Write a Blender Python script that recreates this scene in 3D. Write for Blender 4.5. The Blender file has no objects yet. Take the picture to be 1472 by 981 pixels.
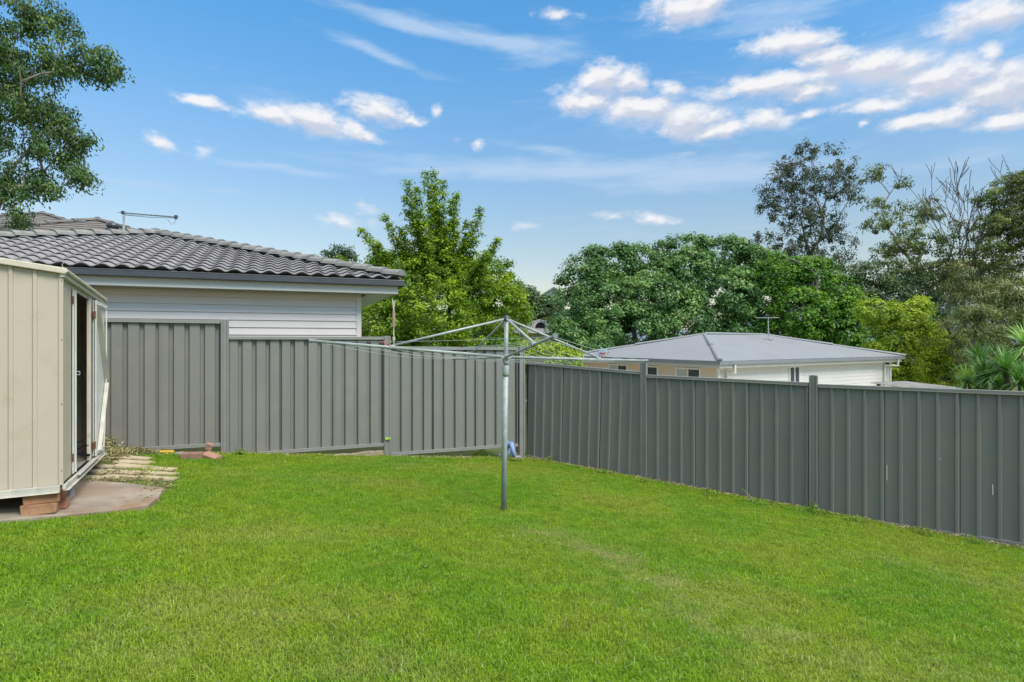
import bpy, math, random
import numpy as np
from mathutils import Vector, Matrix

random.seed(7); np.random.seed(7)
C = bpy.context.scene.collection
F = 827.0; H = 1.558; CX = 736.0; CY = 490.0      # camera survey: focal length (px of the photo), eye height, horizon

def W(px, py, d):                                   # survey point at depth d -> world position
    return Vector(((px-CX)/F*d, d, H-(py-CY)/F*d))
def gz(x, y):                                       # terrain height
    return -6*math.tanh((.082*x+.0513*y)/6)
def G(px, py):                                      # survey point on the lawn
    k = (px-CX)/F
    d = H/((py-CY)/F - .082*k - .0513)
    return Vector((k*d, d, gz(k*d, d)))
def R(a): return math.radians(a)

# ---------------------------------------------------------------- mesh building
class MB:
    def __init__(s): s.v = []; s.f = []
    def add(s, vs, fs):
        n = len(s.v); s.v += [tuple(v) for v in vs]; s.f += [tuple(i+n for i in f) for f in fs]; return s
    def box(s, c, size, ax=None, rz=0, m=None):
        c = Vector(c); hx, hy, hz = size[0]/2, size[1]/2, size[2]/2
        if m is None: m = Matrix.Rotation(rz, 3, 'Z') if ax is None else Matrix((ax[0], ax[1], ax[2])).transposed()
        vs = [c + m @ Vector((a*hx, b*hy, e*hz)) for a in (-1,1) for b in (-1,1) for e in (-1,1)]
        return s.add(vs, [(0,1,3,2),(4,6,7,5),(0,4,5,1),(2,3,7,6),(0,2,6,4),(1,5,7,3)])
    def beam(s, p0, p1, w, h, up=(0,0,1)):          # box between two points, w across, h along 'up'
        p0, p1 = Vector(p0), Vector(p1); d = p1-p0; L = d.length; d.normalize()
        up = Vector(up); side = d.cross(up).normalized(); up = side.cross(d).normalized()
        return s.box((p0+p1)/2, (L, w, h), (d, side, up))
    def tube(s, pts, rad, n=8, cap=True):
        pts = [Vector(p) for p in pts]
        if not hasattr(rad, '__len__'): rad = [rad]*len(pts)
        vs = []; ref = None
        for i, p in enumerate(pts):
            a = pts[max(i-1,0)]; b = pts[min(i+1,len(pts)-1)]; d = (b-a)
            if d.length < 1e-9: d = Vector((0,0,1))
            d.normalize()
            if ref is None:
                ref = d.orthogonal().normalized()
            ref = (ref - d*ref.dot(d))
            if ref.length < 1e-6: ref = d.orthogonal()
            ref.normalize(); o = d.cross(ref)
            for k in range(n):
                t = 2*math.pi*k/n; vs.append(p + (ref*math.cos(t)+o*math.sin(t))*rad[i])
        fs = []
        for i in range(len(pts)-1):
            for k in range(n):
                a = i*n+k; b = i*n+(k+1)%n; fs.append((a, b, b+n, a+n))
        if cap:
            fs.append(tuple(range(n))[::-1]); fs.append(tuple(range((len(pts)-1)*n, len(pts)*n)))
        return s.add(vs, fs)
    def quad(s, a, b, c, d): return s.add([a,b,c,d], [(0,1,2,3)])
    def prism(s, poly, z0f, z1f):                   # vertical prism over a plan polygon
        n = len(poly)
        vs = [(x,y,z0f(x,y)) for x,y in poly]+[(x,y,z1f(x,y)) for x,y in poly]
        fs = [tuple(range(n))[::-1], tuple(range(n,2*n))]+[(i,(i+1)%n,(i+1)%n+n,i+n) for i in range(n)]
        return s.add(vs, fs)
    def build(s, name, mat, parent=None, bevel=0, smooth=False, org=None):
        me = bpy.data.meshes.new(name)
        o0 = org if org is not None else origin(parent)
        me.from_pydata([(v[0]-o0[0], v[1]-o0[1], v[2]-o0[2]) for v in s.v], [], s.f)
        me.materials.append(mat)
        if smooth:
            me.polygons.foreach_set('use_smooth', [True]*len(me.polygons))
        o = bpy.data.objects.new(name, me); C.objects.link(o)
        if parent is not None: o.parent = parent
        elif org is not None: o.location = org
        if bevel:
            b = o.modifiers.new('bevel', 'BEVEL'); b.width = bevel; b.segments = 2; b.limit_method = 'ANGLE'
        return o
def origin(o):
    p = Vector((0,0,0))
    while o is not None: p += o.location; o = o.parent
    return p
def tag(o, label=None, cat=None, group=None, kind=None):
    if label: o['label'] = label
    if cat: o['category'] = cat
    if group: o['group'] = group
    if kind: o['kind'] = kind
    return o
def thing(name, loc, label, cat, group=None):
    o = bpy.data.objects.new(name, None); C.objects.link(o); o.location = loc; o.empty_display_size = .2
    return tag(o, label, cat, group)
def npmesh(name, verts, quads, mat, attrs=None, parent=None, org=(0,0,0)):
    me = bpy.data.meshes.new(name)
    verts = (verts - np.array(org, dtype=np.float64)).astype(np.float32)
    nv, nf, k = len(verts), len(quads), quads.shape[1]
    me.vertices.add(nv); me.vertices.foreach_set('co', verts.ravel())
    me.loops.add(nf*k); me.loops.foreach_set('vertex_index', quads.astype(np.int32).ravel())
    me.polygons.add(nf); me.polygons.foreach_set('loop_start', np.arange(0, nf*k, k, dtype=np.int32))
    try: me.polygons.foreach_set('loop_total', np.full(nf, k, dtype=np.int32))
    except Exception: pass
    for an, (dom, arr) in (attrs or {}).items():
        a = me.attributes.new(an, 'FLOAT', dom); a.data.foreach_set('value', arr.astype(np.float32))
    me.materials.append(mat); me.update(calc_edges=True); me.validate()
    o = bpy.data.objects.new(name, me); C.objects.link(o)
    if parent is not None: o.parent = parent
    return o

# ---------------------------------------------------------------- materials
def newmat(name):
    m = bpy.data.materials.new(name); m.use_nodes = True; nt = m.node_tree
    return m, nt, nt.nodes['Principled BSDF']
def ramp(nt, fac, stops):
    r = nt.nodes.new('ShaderNodeValToRGB'); el = r.color_ramp.elements
    while len(el) < len(stops): el.new(.5)
    for e, (p, c) in zip(el, stops):
        e.position = p; e.color = (*c, 1) if len(c) == 3 else c
    nt.links.new(fac, r.inputs[0]); return r.outputs[0]
def noise(nt, scale, detail=4, rough=.55, coord='Object', stretch=None):
    tc = nt.nodes.new('ShaderNodeTexCoord'); n = nt.nodes.new('ShaderNodeTexNoise')
    out = tc.outputs[coord]
    if coord == 'World':
        pass
    if stretch:
        mp = nt.nodes.new('ShaderNodeMapping'); mp.inputs['Scale'].default_value = stretch
        nt.links.new(out, mp.inputs[0]); out = mp.outputs[0]
    nt.links.new(out, n.inputs['Vector'])
    n.inputs['Scale'].default_value = scale; n.inputs['Detail'].default_value = detail; n.inputs['Roughness'].default_value = rough
    return n.outputs['Fac']
def sc(c, k): return tuple(min(1, x*k) for x in c)
def surf(name, col, rough=.6, metal=0, var=.12, scale=3, stretch=None, bump=0, bscale=60, dirt=None, dirtpos=(.55,.75), dscale=1.5, spec=.5):
    m, nt, b = newmat(name)
    c = ramp(nt, noise(nt, scale, 5, .6, stretch=stretch), [(.3, sc(col,1-var)), (.7, sc(col,1+var))])
    if dirt:
        mx = nt.nodes.new('ShaderNodeMixRGB'); nt.links.new(c, mx.inputs[1]); mx.inputs[2].default_value = (*dirt,1)
        f = ramp(nt, noise(nt, dscale, 8, .65), [(dirtpos[0],(0,0,0)),(dirtpos[1],(1,1,1))])
        nt.links.new(f, mx.inputs[0]); c = mx.outputs[0]
    nt.links.new(c, b.inputs['Base Color'])
    b.inputs['Roughness'].default_value = rough; b.inputs['Metallic'].default_value = metal
    b.inputs['Specular IOR Level'].default_value = spec
    if bump:
        bp = nt.nodes.new('ShaderNodeBump'); bp.inputs['Strength'].default_value = bump; bp.inputs['Distance'].default_value = .01
        nt.links.new(noise(nt, bscale, 5, .6), bp.inputs['Height']); nt.links.new(bp.outputs[0], b.inputs['Normal'])
    return m
def leafmat(name, c0, c1, c2=None, trans=.35, rough=.55):
    c0, c1 = sc(c0,1.15), sc(c1,1.2); c2 = sc(c2,1.15) if c2 else None
    """three natural leaf colours picked per leaf and per clump, with translucency"""
    m, nt, b = newmat(name)
    a = nt.nodes.new('ShaderNodeAttribute'); a.attribute_name = 'leaf_rand'
    k = nt.nodes.new('ShaderNodeAttribute'); k.attribute_name = 'clump_rand'
    ad = nt.nodes.new('ShaderNodeMath'); ad.operation = 'MULTIPLY_ADD'
    nt.links.new(k.outputs['Fac'], ad.inputs[0]); ad.inputs[1].default_value = .6
    ml = nt.nodes.new('ShaderNodeMath'); ml.operation = 'MULTIPLY'; nt.links.new(a.outputs['Fac'], ml.inputs[0]); ml.inputs[1].default_value = .4
    nt.links.new(ml.outputs[0], ad.inputs[2])
    st = [(.15,c0),(.6,c1)] + ([(.92,c2)] if c2 else [])
    c = ramp(nt, ad.outputs[0], st)
    nt.links.new(c, b.inputs['Base Color']); b.inputs['Roughness'].default_value = rough
    b.inputs['Specular IOR Level'].default_value = .35
    t = nt.nodes.new('ShaderNodeBsdfTranslucent')
    bc = nt.nodes.new('ShaderNodeMixRGB'); bc.blend_type = 'MULTIPLY'; bc.inputs[0].default_value = 1; nt.links.new(c, bc.inputs[1]); bc.inputs[2].default_value = (1.25,1.15,.6,1)
    nt.links.new(bc.outputs[0], t.inputs[0])
    mix = nt.nodes.new('ShaderNodeMixShader'); mix.inputs[0].default_value = trans
    nt.links.new(b.outputs[0], mix.inputs[1]); nt.links.new(t.outputs[0], mix.inputs[2])
    nt.links.new(mix.outputs[0], nt.nodes['Material Output'].inputs['Surface'])
    return m

M = {}
M['fence'] = surf('fence_grey', (.20,.197,.178), .5, .0, .06, 2, (1,1,.3), dirt=(.245,.225,.175), dirtpos=(.5,.82), dscale=2.6)
M['fencerail'] = surf('fence_rail_grey', (.225,.222,.203), .45, .0, .08, 4)
M['cream'] = surf('shed_cream', (.49,.42,.32), .5, 0, .05, 1.5, (1,1,.25), dirt=(.40,.33,.22), dirtpos=(.54,.82), dscale=3)
M['creamtrim'] = surf('shed_trim', (.58,.52,.40), .45, 0, .07, 5, dirt=(.4,.35,.25), dirtpos=(.6,.85), dscale=8)
M['shedrail'] = surf('shed_base_rail', (.48,.46,.39), .5, 0, .12, 6, dirt=(.35,.31,.22), dirtpos=(.5,.8), dscale=9)
M['doorin'] = surf('door_white', (.58,.57,.52), .5, 0, .08, 5, dirt=(.45,.40,.30), dirtpos=(.6,.85), dscale=6)
M['rust'] = surf('rust', (.14,.06,.035), .85, 0, .4, 40)
M['galv'] = surf('galvanised', (.36,.40,.385), .6, .2, .18, 14, dirt=(.28,.29,.27), dirtpos=(.5,.8), dscale=20)
M['wire'] = surf('line_cord', (.42,.44,.42), .5, .0, .1, 10)
M['bounce'] = surf('pale_bounce', (.5,.46,.4), .8, 0, .15, 1)  # for the added ground sheet that bounces light at the bungalow
M['white'] = surf('white_paint', (.74,.74,.72), .5, 0, .04, 3)
M['siding'] = surf('grey_boards', (.63,.575,.535), .55, 0, .05, 1.2, (1,1,4))
M['siding2'] = surf('white_boards', (.60,.58,.54), .55, 0, .05, .7)
M['siding3'] = surf('peach_boards', (.66,.54,.38), .55, 0, .05, .7)
M['fascia'] = surf('fascia', (.56,.55,.50), .5, 0, .04, 2)
M['soffit'] = surf('soffit', (.6,.62,.58), .6, 0, .04, 2)
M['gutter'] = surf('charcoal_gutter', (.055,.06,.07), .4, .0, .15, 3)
M['gutter2'] = surf('grey_gutter', (.2,.22,.24), .4, .0, .1, 3)
M['pipe'] = surf('cream_pipe', (.68,.65,.56), .45)
M['tile'] = surf('concrete_tile', (.245,.235,.24), .8, 0, .28, 5, bump=.4, bscale=50, dirt=(.15,.14,.135), dirtpos=(.5,.85), dscale=2.5)
M['cap'] = surf('ridge_tile', (.225,.225,.21), .8, 0, .25, 4, bump=.4, bscale=50, dirt=(.12,.115,.1), dirtpos=(.5,.8), dscale=3)
M['tile2'] = surf('brown_tile', (.155,.145,.135), .8, 0, .2, 3, dirt=(.09,.085,.08), dirtpos=(.5,.85), dscale=2)
M['metalroof'] = surf('zinc_roof', (.235,.25,.26), .5, .0, .06, .6)
M['oldroof'] = surf('weathered_iron', (.34,.33,.30), .7, 0, .3, 2)
M['glass'] = surf('dark_glass', (.06,.07,.075), .15, 0, .3, 3)
M['curtain'] = surf('blind_glass', (.45,.45,.4), .3, 0, .1, 3)
M['brick'] = surf('red_brick', (.38,.16,.085), .9, 0, .3, 12, bump=.6, bscale=60, dirt=(.30,.20,.11), dirtpos=(.45,.75), dscale=10)
M['brickyel'] = surf('tan_brick', (.36,.19,.10), .9, 0, .3, 12, bump=.6, bscale=60, dirt=(.25,.14,.08), dirtpos=(.5,.75), dscale=10)
M['block'] = surf('grey_block', (.30,.27,.26), .9, 0, .2, 10, bump=.5, bscale=60)
M['rubble'] = surf('broken_brick', (.26,.15,.11), .9, 0, .3, 12, bump=.6, bscale=60)
M['pinkbrick'] = surf('pink_brick', (.36,.20,.14), .9, 0, .25, 12, bump=.5)
M['paver'] = surf('sandstone_paver', (.52,.44,.29), .9, 0, .2, 7, bump=.7, bscale=35, dirt=(.25,.19,.12), dirtpos=(.45,.68), dscale=8)
M['slab'] = surf('stained_concrete', (.29,.25,.19), .85, 0, .3, 2.5, bump=.4, bscale=40, dirt=(.24,.15,.09), dirtpos=(.42,.66), dscale=1.8)
M['bark'] = surf('bark', (.13,.11,.09), .9, 0, .3, 8, (1,1,.3), bump=.8, bscale=12)
M['gumbark'] = surf('gum_bark', (.34,.27,.23), .85, 0, .35, 5, (1,1,.3), bump=.5, bscale=10, dirt=(.2,.15,.12), dirtpos=(.5,.7), dscale=3)
M['greybark'] = surf('grey_bark', (.17,.16,.145), .9, 0, .3, 6, (1,1,.3))
M['deadwood'] = surf('dead_wood', (.12,.105,.095), .9, 0, .3, 4)
M['timber'] = surf('old_timber', (.30,.25,.16), .9, 0, .3, 9, (1,6,6), bump=.5)
M['blue'] = surf('blue_plastic', (.20,.30,.52), .5, 0, .15, 8)
M['ltblue'] = surf('pale_blue_plastic', (.35,.62,.72), .5)
M['red'] = surf('red_plastic', (.45,.09,.07), .5)
M['yellow'] = surf('yellow_plastic', (.48,.31,.03), .5)
M['lime'] = surf('lime_plastic', (.40,.62,.06), .45)
M['black'] = surf('black_plastic', (.012,.012,.013), .9, spec=.1)
M['darkfloor'] = surf('shed_floor', (.20,.19,.17), .8, 0, .4, 15)
M['orangebrick'] = surf('orange_brickwork', (.42,.17,.09), .85, 0, .15, 2)
M['tan'] = surf('tan_render', (.50,.42,.26), .8)
M['farroof'] = surf('far_grey_tile', (.22,.22,.225), .8)
M['palegable'] = surf('pale_gable', (.62,.66,.72), .6)
M['rope'] = surf('pale_rope', (.6,.55,.42), .8)
M['hill'] = surf('hazy_hill_forest', (.12,.17,.2), .95, 0, .2, .01)  # forest colour shifted to blue, distant haze put into it

L = {}
L['gum'] = leafmat('leaf_gum', (.03,.065,.018), (.07,.135,.03), (.15,.24,.05), .3, .45)
L['bright'] = leafmat('leaf_bright', (.055,.12,.01), (.17,.30,.018), (.38,.50,.03), .42)
L['camphor'] = leafmat('leaf_camphor', (.035,.10,.03), (.10,.22,.055), (.21,.35,.10), .3, .42)
L['midgreen'] = leafmat('leaf_midgreen', (.045,.12,.015), (.10,.24,.02), (.20,.36,.04), .35, .45)
L['yellowgreen'] = leafmat('leaf_yellowgreen', (.12,.22,.018), (.30,.42,.03), (.50,.58,.06), .38)
L['oak'] = leafmat('leaf_grey_green', (.035,.052,.03), (.07,.095,.05), (.12,.15,.07), .22)
L['olive'] = leafmat('leaf_olive', (.06,.10,.028), (.15,.21,.06), (.28,.31,.09), .3)
L['brown'] = leafmat('leaf_brown', (.075,.10,.035), (.165,.20,.065), (.30,.27,.11), .25)
L['dark'] = leafmat('leaf_dark', (.03,.065,.025), (.075,.14,.05), (.13,.22,.07), .2)
L['spiky'] = leafmat('leaf_spiky', (.06,.16,.035), (.16,.34,.08), (.34,.52,.16), .25, .35)
L['weed'] = leafmat('leaf_weed', (.08,.17,.02), (.18,.30,.04), (.3,.4,.08), .35)
L['clip'] = leafmat('dry_clippings', (.12,.12,.045), (.26,.24,.11), (.46,.42,.24), .2, .8)
L['straw'] = leafmat('straw', (.24,.20,.09), (.40,.34,.18), (.55,.48,.3), .2, .8)

# ---------------------------------------------------------------- grass / ground materials
def lawn_color(nt, blade):
    geo = nt.nodes.new('ShaderNodeNewGeometry')
    def wn(scale, detail=3, off=0):
        mp = nt.nodes.new('ShaderNodeMapping'); mp.inputs['Location'].default_value = (off, off*.7, 0)
        nt.links.new(geo.outputs['Position'], mp.inputs[0])
        n = nt.nodes.new('ShaderNodeTexNoise'); n.inputs['Scale'].default_value = scale; n.inputs['Detail'].default_value = detail
        nt.links.new(mp.outputs[0], n.inputs['Vector']); return n.outputs['Fac']
    if blade:
        lush, mid, olive, dry = (.205,.41,.012), (.295,.45,.018), (.36,.42,.045), (.46,.45,.15)
    else:
        lush, mid, olive, dry = (.075,.11,.02), (.09,.11,.03), (.11,.115,.04), (.19,.17,.08)
    c = ramp(nt, wn(.75, 4), [(.38,lush),(.55,mid),(.74,olive)])
    # fine mottling
    mx = nt.nodes.new('ShaderNodeMixRGB'); nt.links.new(c, mx.inputs[1]); mx.inputs[2].default_value = (*olive,1)
    nt.links.new(ramp(nt, wn(4.5, 4, 3.3), [(.5,(0,0,0)),(.78,(.7,.7,.7))]), mx.inputs[0]); c = mx.outputs[0]
    vv_ = nt.nodes.new('ShaderNodeMixRGB'); vv_.blend_type = 'MULTIPLY'; vv_.inputs[0].default_value = 1; nt.links.new(c, vv_.inputs[1])
    nt.links.new(ramp(nt, wn(9, 5, 6.1), [(.33,(.76,.79,.72)),(.6,(1.0,1.0,1.0))]), vv_.inputs[2]); c = vv_.outputs[0]
    # worn dry areas, each at its own place on the lawn
    acc = None
    for (px, py, rx, ry, rot, s) in [(800,775,.45,.3,-20,.8),(870,800,.6,.25,-30,.85),(960,840,.7,.4,-25,.7),(1080,910,.8,.22,-20,.7),(1180,930,.45,.2,-10,.5),(1250,960,1.0,.3,0,.45),
                             (300,880,.9,.35,10,.5),(1290,810,.5,.2,-10,.4),(1420,840,.6,.25,-10,.5),(450,690,1.2,.3,5,.35),(600,670,1.4,.4,0,.35),(250,940,.8,.3,0,.45),(540,960,.4,.2,0,.5),(400,770,.8,.3,10,.35)]:
        p = G(px, py)
        mp = nt.nodes.new('ShaderNodeMapping'); mp.vector_type = 'TEXTURE'
        mp.inputs['Location'].default_value = (p.x, p.y, 0); mp.inputs['Rotation'].default_value = (0,0,R(rot)); mp.inputs['Scale'].default_value = (rx*1.5, ry*1.5, 1000)
        nt.links.new(geo.outputs['Position'], mp.inputs[0])
        g = nt.nodes.new('ShaderNodeTexGradient'); g.gradient_type = 'SPHERICAL'; nt.links.new(mp.outputs[0], g.inputs[0])
        m = nt.nodes.new('ShaderNodeMath'); m.operation = 'MULTIPLY'; nt.links.new(g.outputs['Fac'], m.inputs[0]); m.inputs[1].default_value = s*1.0
        if acc is None: acc = m.outputs[0]
        else:
            q = nt.nodes.new('ShaderNodeMath'); q.operation = 'MAXIMUM'; nt.links.new(acc, q.inputs[0]); nt.links.new(m.outputs[0], q.inputs[1]); acc = q.outputs[0]
    nn = nt.nodes.new('ShaderNodeMath'); nn.operation = 'MULTIPLY'; nn.use_clamp = True
    nt.links.new(acc, nn.inputs[0]); nt.links.new(ramp(nt, wn(5, 5, 9), [(.35,(0,0,0)),(.62,(1,1,1))]), nn.inputs[1])
    mx = nt.nodes.new('ShaderNodeMixRGB'); nt.links.new(nn.outputs[0], mx.inputs[0]); nt.links.new(c, mx.inputs[1]); mx.inputs[2].default_value = (*dry,1)
    return mx.outputs[0]

m, nt, b = newmat('grass_blade')
c = lawn_color(nt, True)
at = nt.nodes.new('ShaderNodeAttribute'); at.attribute_name = 'leaf_rand'
v = nt.nodes.new('ShaderNodeHueSaturation'); nt.links.new(c, v.inputs['Color'])
mr = nt.nodes.new('ShaderNodeMapRange'); nt.links.new(at.outputs['Fac'], mr.inputs[0]); mr.inputs[3].default_value = .62; mr.inputs[4].default_value = 1.32; nt.links.new(mr.outputs[0], v.inputs['Value'])
mr2 = nt.nodes.new('ShaderNodeMapRange'); nt.links.new(at.outputs['Fac'], mr2.inputs[0]); mr2.inputs[1].default_value=.8; mr2.inputs[3].default_value = 1; mr2.inputs[4].default_value = .6; nt.links.new(mr2.outputs[0], v.inputs['Saturation'])
nt.links.new(v.outputs[0], b.inputs['Base Color']); b.inputs['Roughness'].default_value = .6; b.inputs['Specular IOR Level'].default_value = .25
t = nt.nodes.new('ShaderNodeBsdfTranslucent'); nt.links.new(v.outputs[0], t.inputs[0])
mix = nt.nodes.new('ShaderNodeMixShader'); mix.inputs[0].default_value = .4
nt.links.new(b.outputs[0], mix.inputs[1]); nt.links.new(t.outputs[0], mix.inputs[2]); nt.links.new(mix.outputs[0], nt.nodes['Material Output'].inputs['Surface'])
M['blade'] = m
m, nt, b = newmat('lawn_soil'); nt.links.new(lawn_color(nt, False), b.inputs['Base Color']); b.inputs['Roughness'].default_value = .95
M['lawn'] = m

# ---------------------------------------------------------------- terrain
def axis(vals):
    out = []
    for a, b, n in vals: out += list(np.linspace(a, b, n, endpoint=False))
    return np.array(out+[vals[-1][1]])
xs = axis([(-4000,-200,12),(-200,-30,18),(-30,30,60),(30,200,18),(200,4000,12)])
ys = axis([(-1500,-60,8),(-60,-10,10),(-10,40,50),(40,200,18),(200,5000,14)])
X, Y = np.meshgrid(xs, ys, indexing='ij')
Z = -6*np.tanh((.082*X+.0513*Y)/6)
vv = np.stack([X.ravel(), Y.ravel(), Z.ravel()], 1)
ny = len(ys); ii, jj = np.meshgrid(np.arange(len(xs)-1), np.arange(ny-1), indexing='ij'); a = (ii*ny+jj).ravel()
tag(npmesh('ground', vv, np.stack([a, a+ny, a+ny+1, a+1], 1), M['lawn']), kind='structure')

# distant hills
mb = MB(); prev = None
for i in range(61):
    az = R(-75+i*150/60); pxx = CX+F*math.tan(az) if abs(az) < 1.4 else 0
    hpx = 6 + 72*math.exp(-((pxx-1290)/240)**2) + 4*math.sin(i*1.3)+3*math.sin(i*2.9+1)
    d = 2600; h = hpx/F*d*math.cos(az)
    row = [(d*math.sin(az), d*math.cos(az), -40), (1.15*d*math.sin(az), 1.15*d*math.cos(az), h), (1.6*d*math.sin(az), 1.6*d*math.cos(az), -40)]
    n = len(mb.v); mb.v += row
    if prev is not None: mb.f += [(prev, n, n+1, prev+1), (prev+1, n+1, n+2, prev+2)]
    prev = n
tag(mb.build('hills', M['hill'], smooth=True), kind='structure')

# ---------------------------------------------------------------- concrete slab
slab_poly = [(-5.3,3.35),(-4.05,4.55),(-3.47,5.10),(-3.36,5.32),(-3.45,5.62),(-3.62,5.98),(-4.1,6.06),(-4.6,6.0),(-5.6,6.0),(-6.9,4.6)]
mb = MB(); mb.prism(slab_poly, lambda x,y: gz(x,y)-.1, lambda x,y: gz(x,y)+.045)
tag(mb.build('concrete_slab', M['slab'], bevel=.008), kind='structure')

# ---------------------------------------------------------------- lawn grass (instanced blades)
def inside(poly, x, y):
    r = False; n = len(poly)
    for i in range(n):
        x1,y1 = poly[i]; x2,y2 = poly[(i+1)%n]
        if (y1 > y) != (y2 > y) and x < (x2-x1)*(y-y1)/(y2-y1)+x1: r = not r
    return r
K = Vector((-3.81,4.85,0)); FD = Vector((-.876,-.482,0)); DD = Vector((-.482,.876,0))
def inshed(x, y, m=0.03):
    q = Vector((x,y,0))-K; a = q.dot(FD); b = q.dot(DD)
    return a > -m and b > -m and a < 2.4 and b < 2.6
def grass_mesh():
    rng = np.random.RandomState(3)
    nb = 300; rad = .15
    r = rad*np.sqrt(rng.rand(nb)); th = rng.rand(nb)*6.283
    bx = r*np.cos(th); by = r*np.sin(th)
    hgt = rng.uniform(.014,.031,nb); w = rng.uniform(.0012,.0022,nb)
    az = rng.rand(nb)*6.283; lean = rng.uniform(.1,1.15,nb)
    dx, dy = np.cos(az), np.sin(az); sx, sy = -dy, dx
    V = []; 
    mx = bx+dx*hgt*.45*lean; my = by+dy*hgt*.45*lean; mz = hgt*.62
    tx = bx+dx*hgt*1.2*lean; ty = by+dy*hgt*1.2*lean; tz = hgt*(1.0-.22*lean)
    z0 = np.full(nb,-.004)
    P = [np.stack([bx-sx*w, by-sy*w, z0],1), np.stack([bx+sx*w, by+sy*w, z0],1), np.stack([mx+sx*w*.9, my+sy*w*.9, mz],1), np.stack([mx-sx*w*.9, my-sy*w*.9, mz],1),
         np.stack([tx+sx*w*.15, ty+sy*w*.15, tz],1), np.stack([tx-sx*w*.15, ty-sy*w*.15, tz],1)]
    V = np.stack(P,1).reshape(-1,3)
    base = np.arange(nb)*6
    Q = np.concatenate([np.stack([base,base+1,base+2,base+3],1), np.stack([base+3,base+2,base+4,base+5],1)])
    lr = rng.rand(nb); LR = np.concatenate([lr,lr])
    # points of the lawn
    pts = []; y = 1.1
    far = lambda x: min(10.14+.4086*x, 10.48-.7092*(x-.19)) - .02      # behind here: the fences
    N = 12500
    P2 = []; pz = [tuple(G(*q)[:2]) for q in ((90,664),(120,640),(160,644),(215,653),(216,668),(256,670),(256,694),(228,716),(205,722),(90,722))]
    while len(P2) < N:
        x = rng.uniform(-6.5, 8.5); yy = rng.uniform(.9, 10.4)
        if yy > far(x): continue
        if abs(x) > .98*yy+2.4: continue
        if yy > 5 and rng.rand() > 1.15-.05*yy: continue
        if inshed(x, yy, .04): continue
        if inside(slab_poly, x, yy):
            continue
        # thin, patchy cover round the pavers
        if inside(pz, x+rng.normal()*.05, yy+rng.normal()*.05) and rng.rand() > .06: continue
        if far(x)-yy < .16 and rng.rand() < .5: continue
        P2.append((x, yy))
    P2 = np.array(P2); z = -6*np.tanh((.082*P2[:,0]+.0513*P2[:,1])/6)
    pv = np.stack([P2[:,0],P2[:,1],z+.002],1)
    verts = np.concatenate([V,pv]); nt_ = len(V)
    isp = np.concatenate([np.zeros(nt_), np.ones(len(pv))])
    hs = .75+.35*np.sin(P2[:,0]*1.7+P2[:,1]*.9)*np.sin(P2[:,1]*2.1-P2[:,0]*.8)
    scl = np.concatenate([np.ones(nt_), rng.uniform(.75,1.2,len(pv))*(1+.15*hs)])
    rot = np.concatenate([np.zeros(nt_), rng.rand(len(pv))*6.283])
    o = npmesh('lawn_grass', verts, Q, M['blade'], {'leaf_rand':('FACE',LR), 'is_pt':('POINT',isp), 'scl':('POINT',scl), 'rot':('POINT',rot)})
    ng = bpy.data.node_groups.new('grass_scatter','GeometryNodeTree')
    ng.interface.new_socket('Geometry', in_out='INPUT', socket_type='NodeSocketGeometry')
    ng.interface.new_socket('Geometry', in_out='OUTPUT', socket_type='NodeSocketGeometry')
    N_ = ng.nodes; gi = N_.new('NodeGroupInput'); go = N_.new('NodeGroupOutput')
    def na(n):
        a = N_.new('GeometryNodeInputNamedAttribute'); a.data_type = 'FLOAT'; a.inputs['Name'].default_value = n; return a.outputs['Attribute']
    cmp = N_.new('FunctionNodeCompare'); cmp.data_type = 'FLOAT'; cmp.operation = 'GREATER_THAN'; ng.links.new(na('is_pt'), cmp.inputs[0]); cmp.inputs[1].default_value = .5
    sp = N_.new('GeometryNodeSeparateGeometry'); sp.domain = 'POINT'
    ng.links.new(gi.outputs[0], sp.inputs['Geometry']); ng.links.new(cmp.outputs[0], sp.inputs['Selection'])
    io = N_.new('GeometryNodeInstanceOnPoints')
    ng.links.new(sp.outputs['Selection'], io.inputs['Points']); ng.links.new(sp.outputs['Inverted'], io.inputs['Instance'])
    cb = N_.new('ShaderNodeCombineXYZ'); ng.links.new(na('rot'), cb.inputs[2])
    er = N_.new('FunctionNodeEulerToRotation'); ng.links.new(cb.outputs[0], er.inputs[0]); ng.links.new(er.outputs[0], io.inputs['Rotation'])
    ng.links.new(na('scl'), io.inputs['Scale']); ng.links.new(io.outputs[0], go.inputs[0])
    md = o.modifiers.new('scatter','NODES'); md.node_group = ng
    tag(o, 'short mown green grass covering the sloping backyard', 'grass', kind='stuff')
grass_mesh()

# ---------------------------------------------------------------- fences
def sheet(mb, p0, p1, zb0, zb1, zt0, zt1, nrm, prof, shear=0, tilt=0):
    """corrugated sheet from p0 to p1 (plan), zb/zt bottom and top at each end; prof 'in' = recessed channels, 'out' = raised ribs"""
    p0, p1 = Vector(p0), Vector(p1); L_ = (p1-p0).length; u = (p1-p0)/L_; n = Vector(nrm)
    per = .2; k = max(1, round(L_/per)); per = L_/k
    pr = []
    for i in range(k):
        s = i*per
        if prof == 'in': pts = [(0,0),(.116,0),(.130,-.042),(.176,-.042),(.188,0)]
        else: pts = [(0,0),(.145,0),(.158,.024),(.187,.024)]
        pr += [(s+a*per/.2, b) for a, b in pts]
    pr.append((L_, 0))
    vs = []
    for s, o in pr:
        f = s/L_
        q = p0+u*s+n*o
        vs.append((q.x, q.y, zb0+(zb1-zb0)*f))
        q = q+u*shear+n*tilt
        vs.append((q.x, q.y, zt0+(zt1-zt0)*f))
    mb.add(vs, [(2*i, 2*i+2, 2*i+3, 2*i+1) for i in range(len(pr)-1)])
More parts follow.
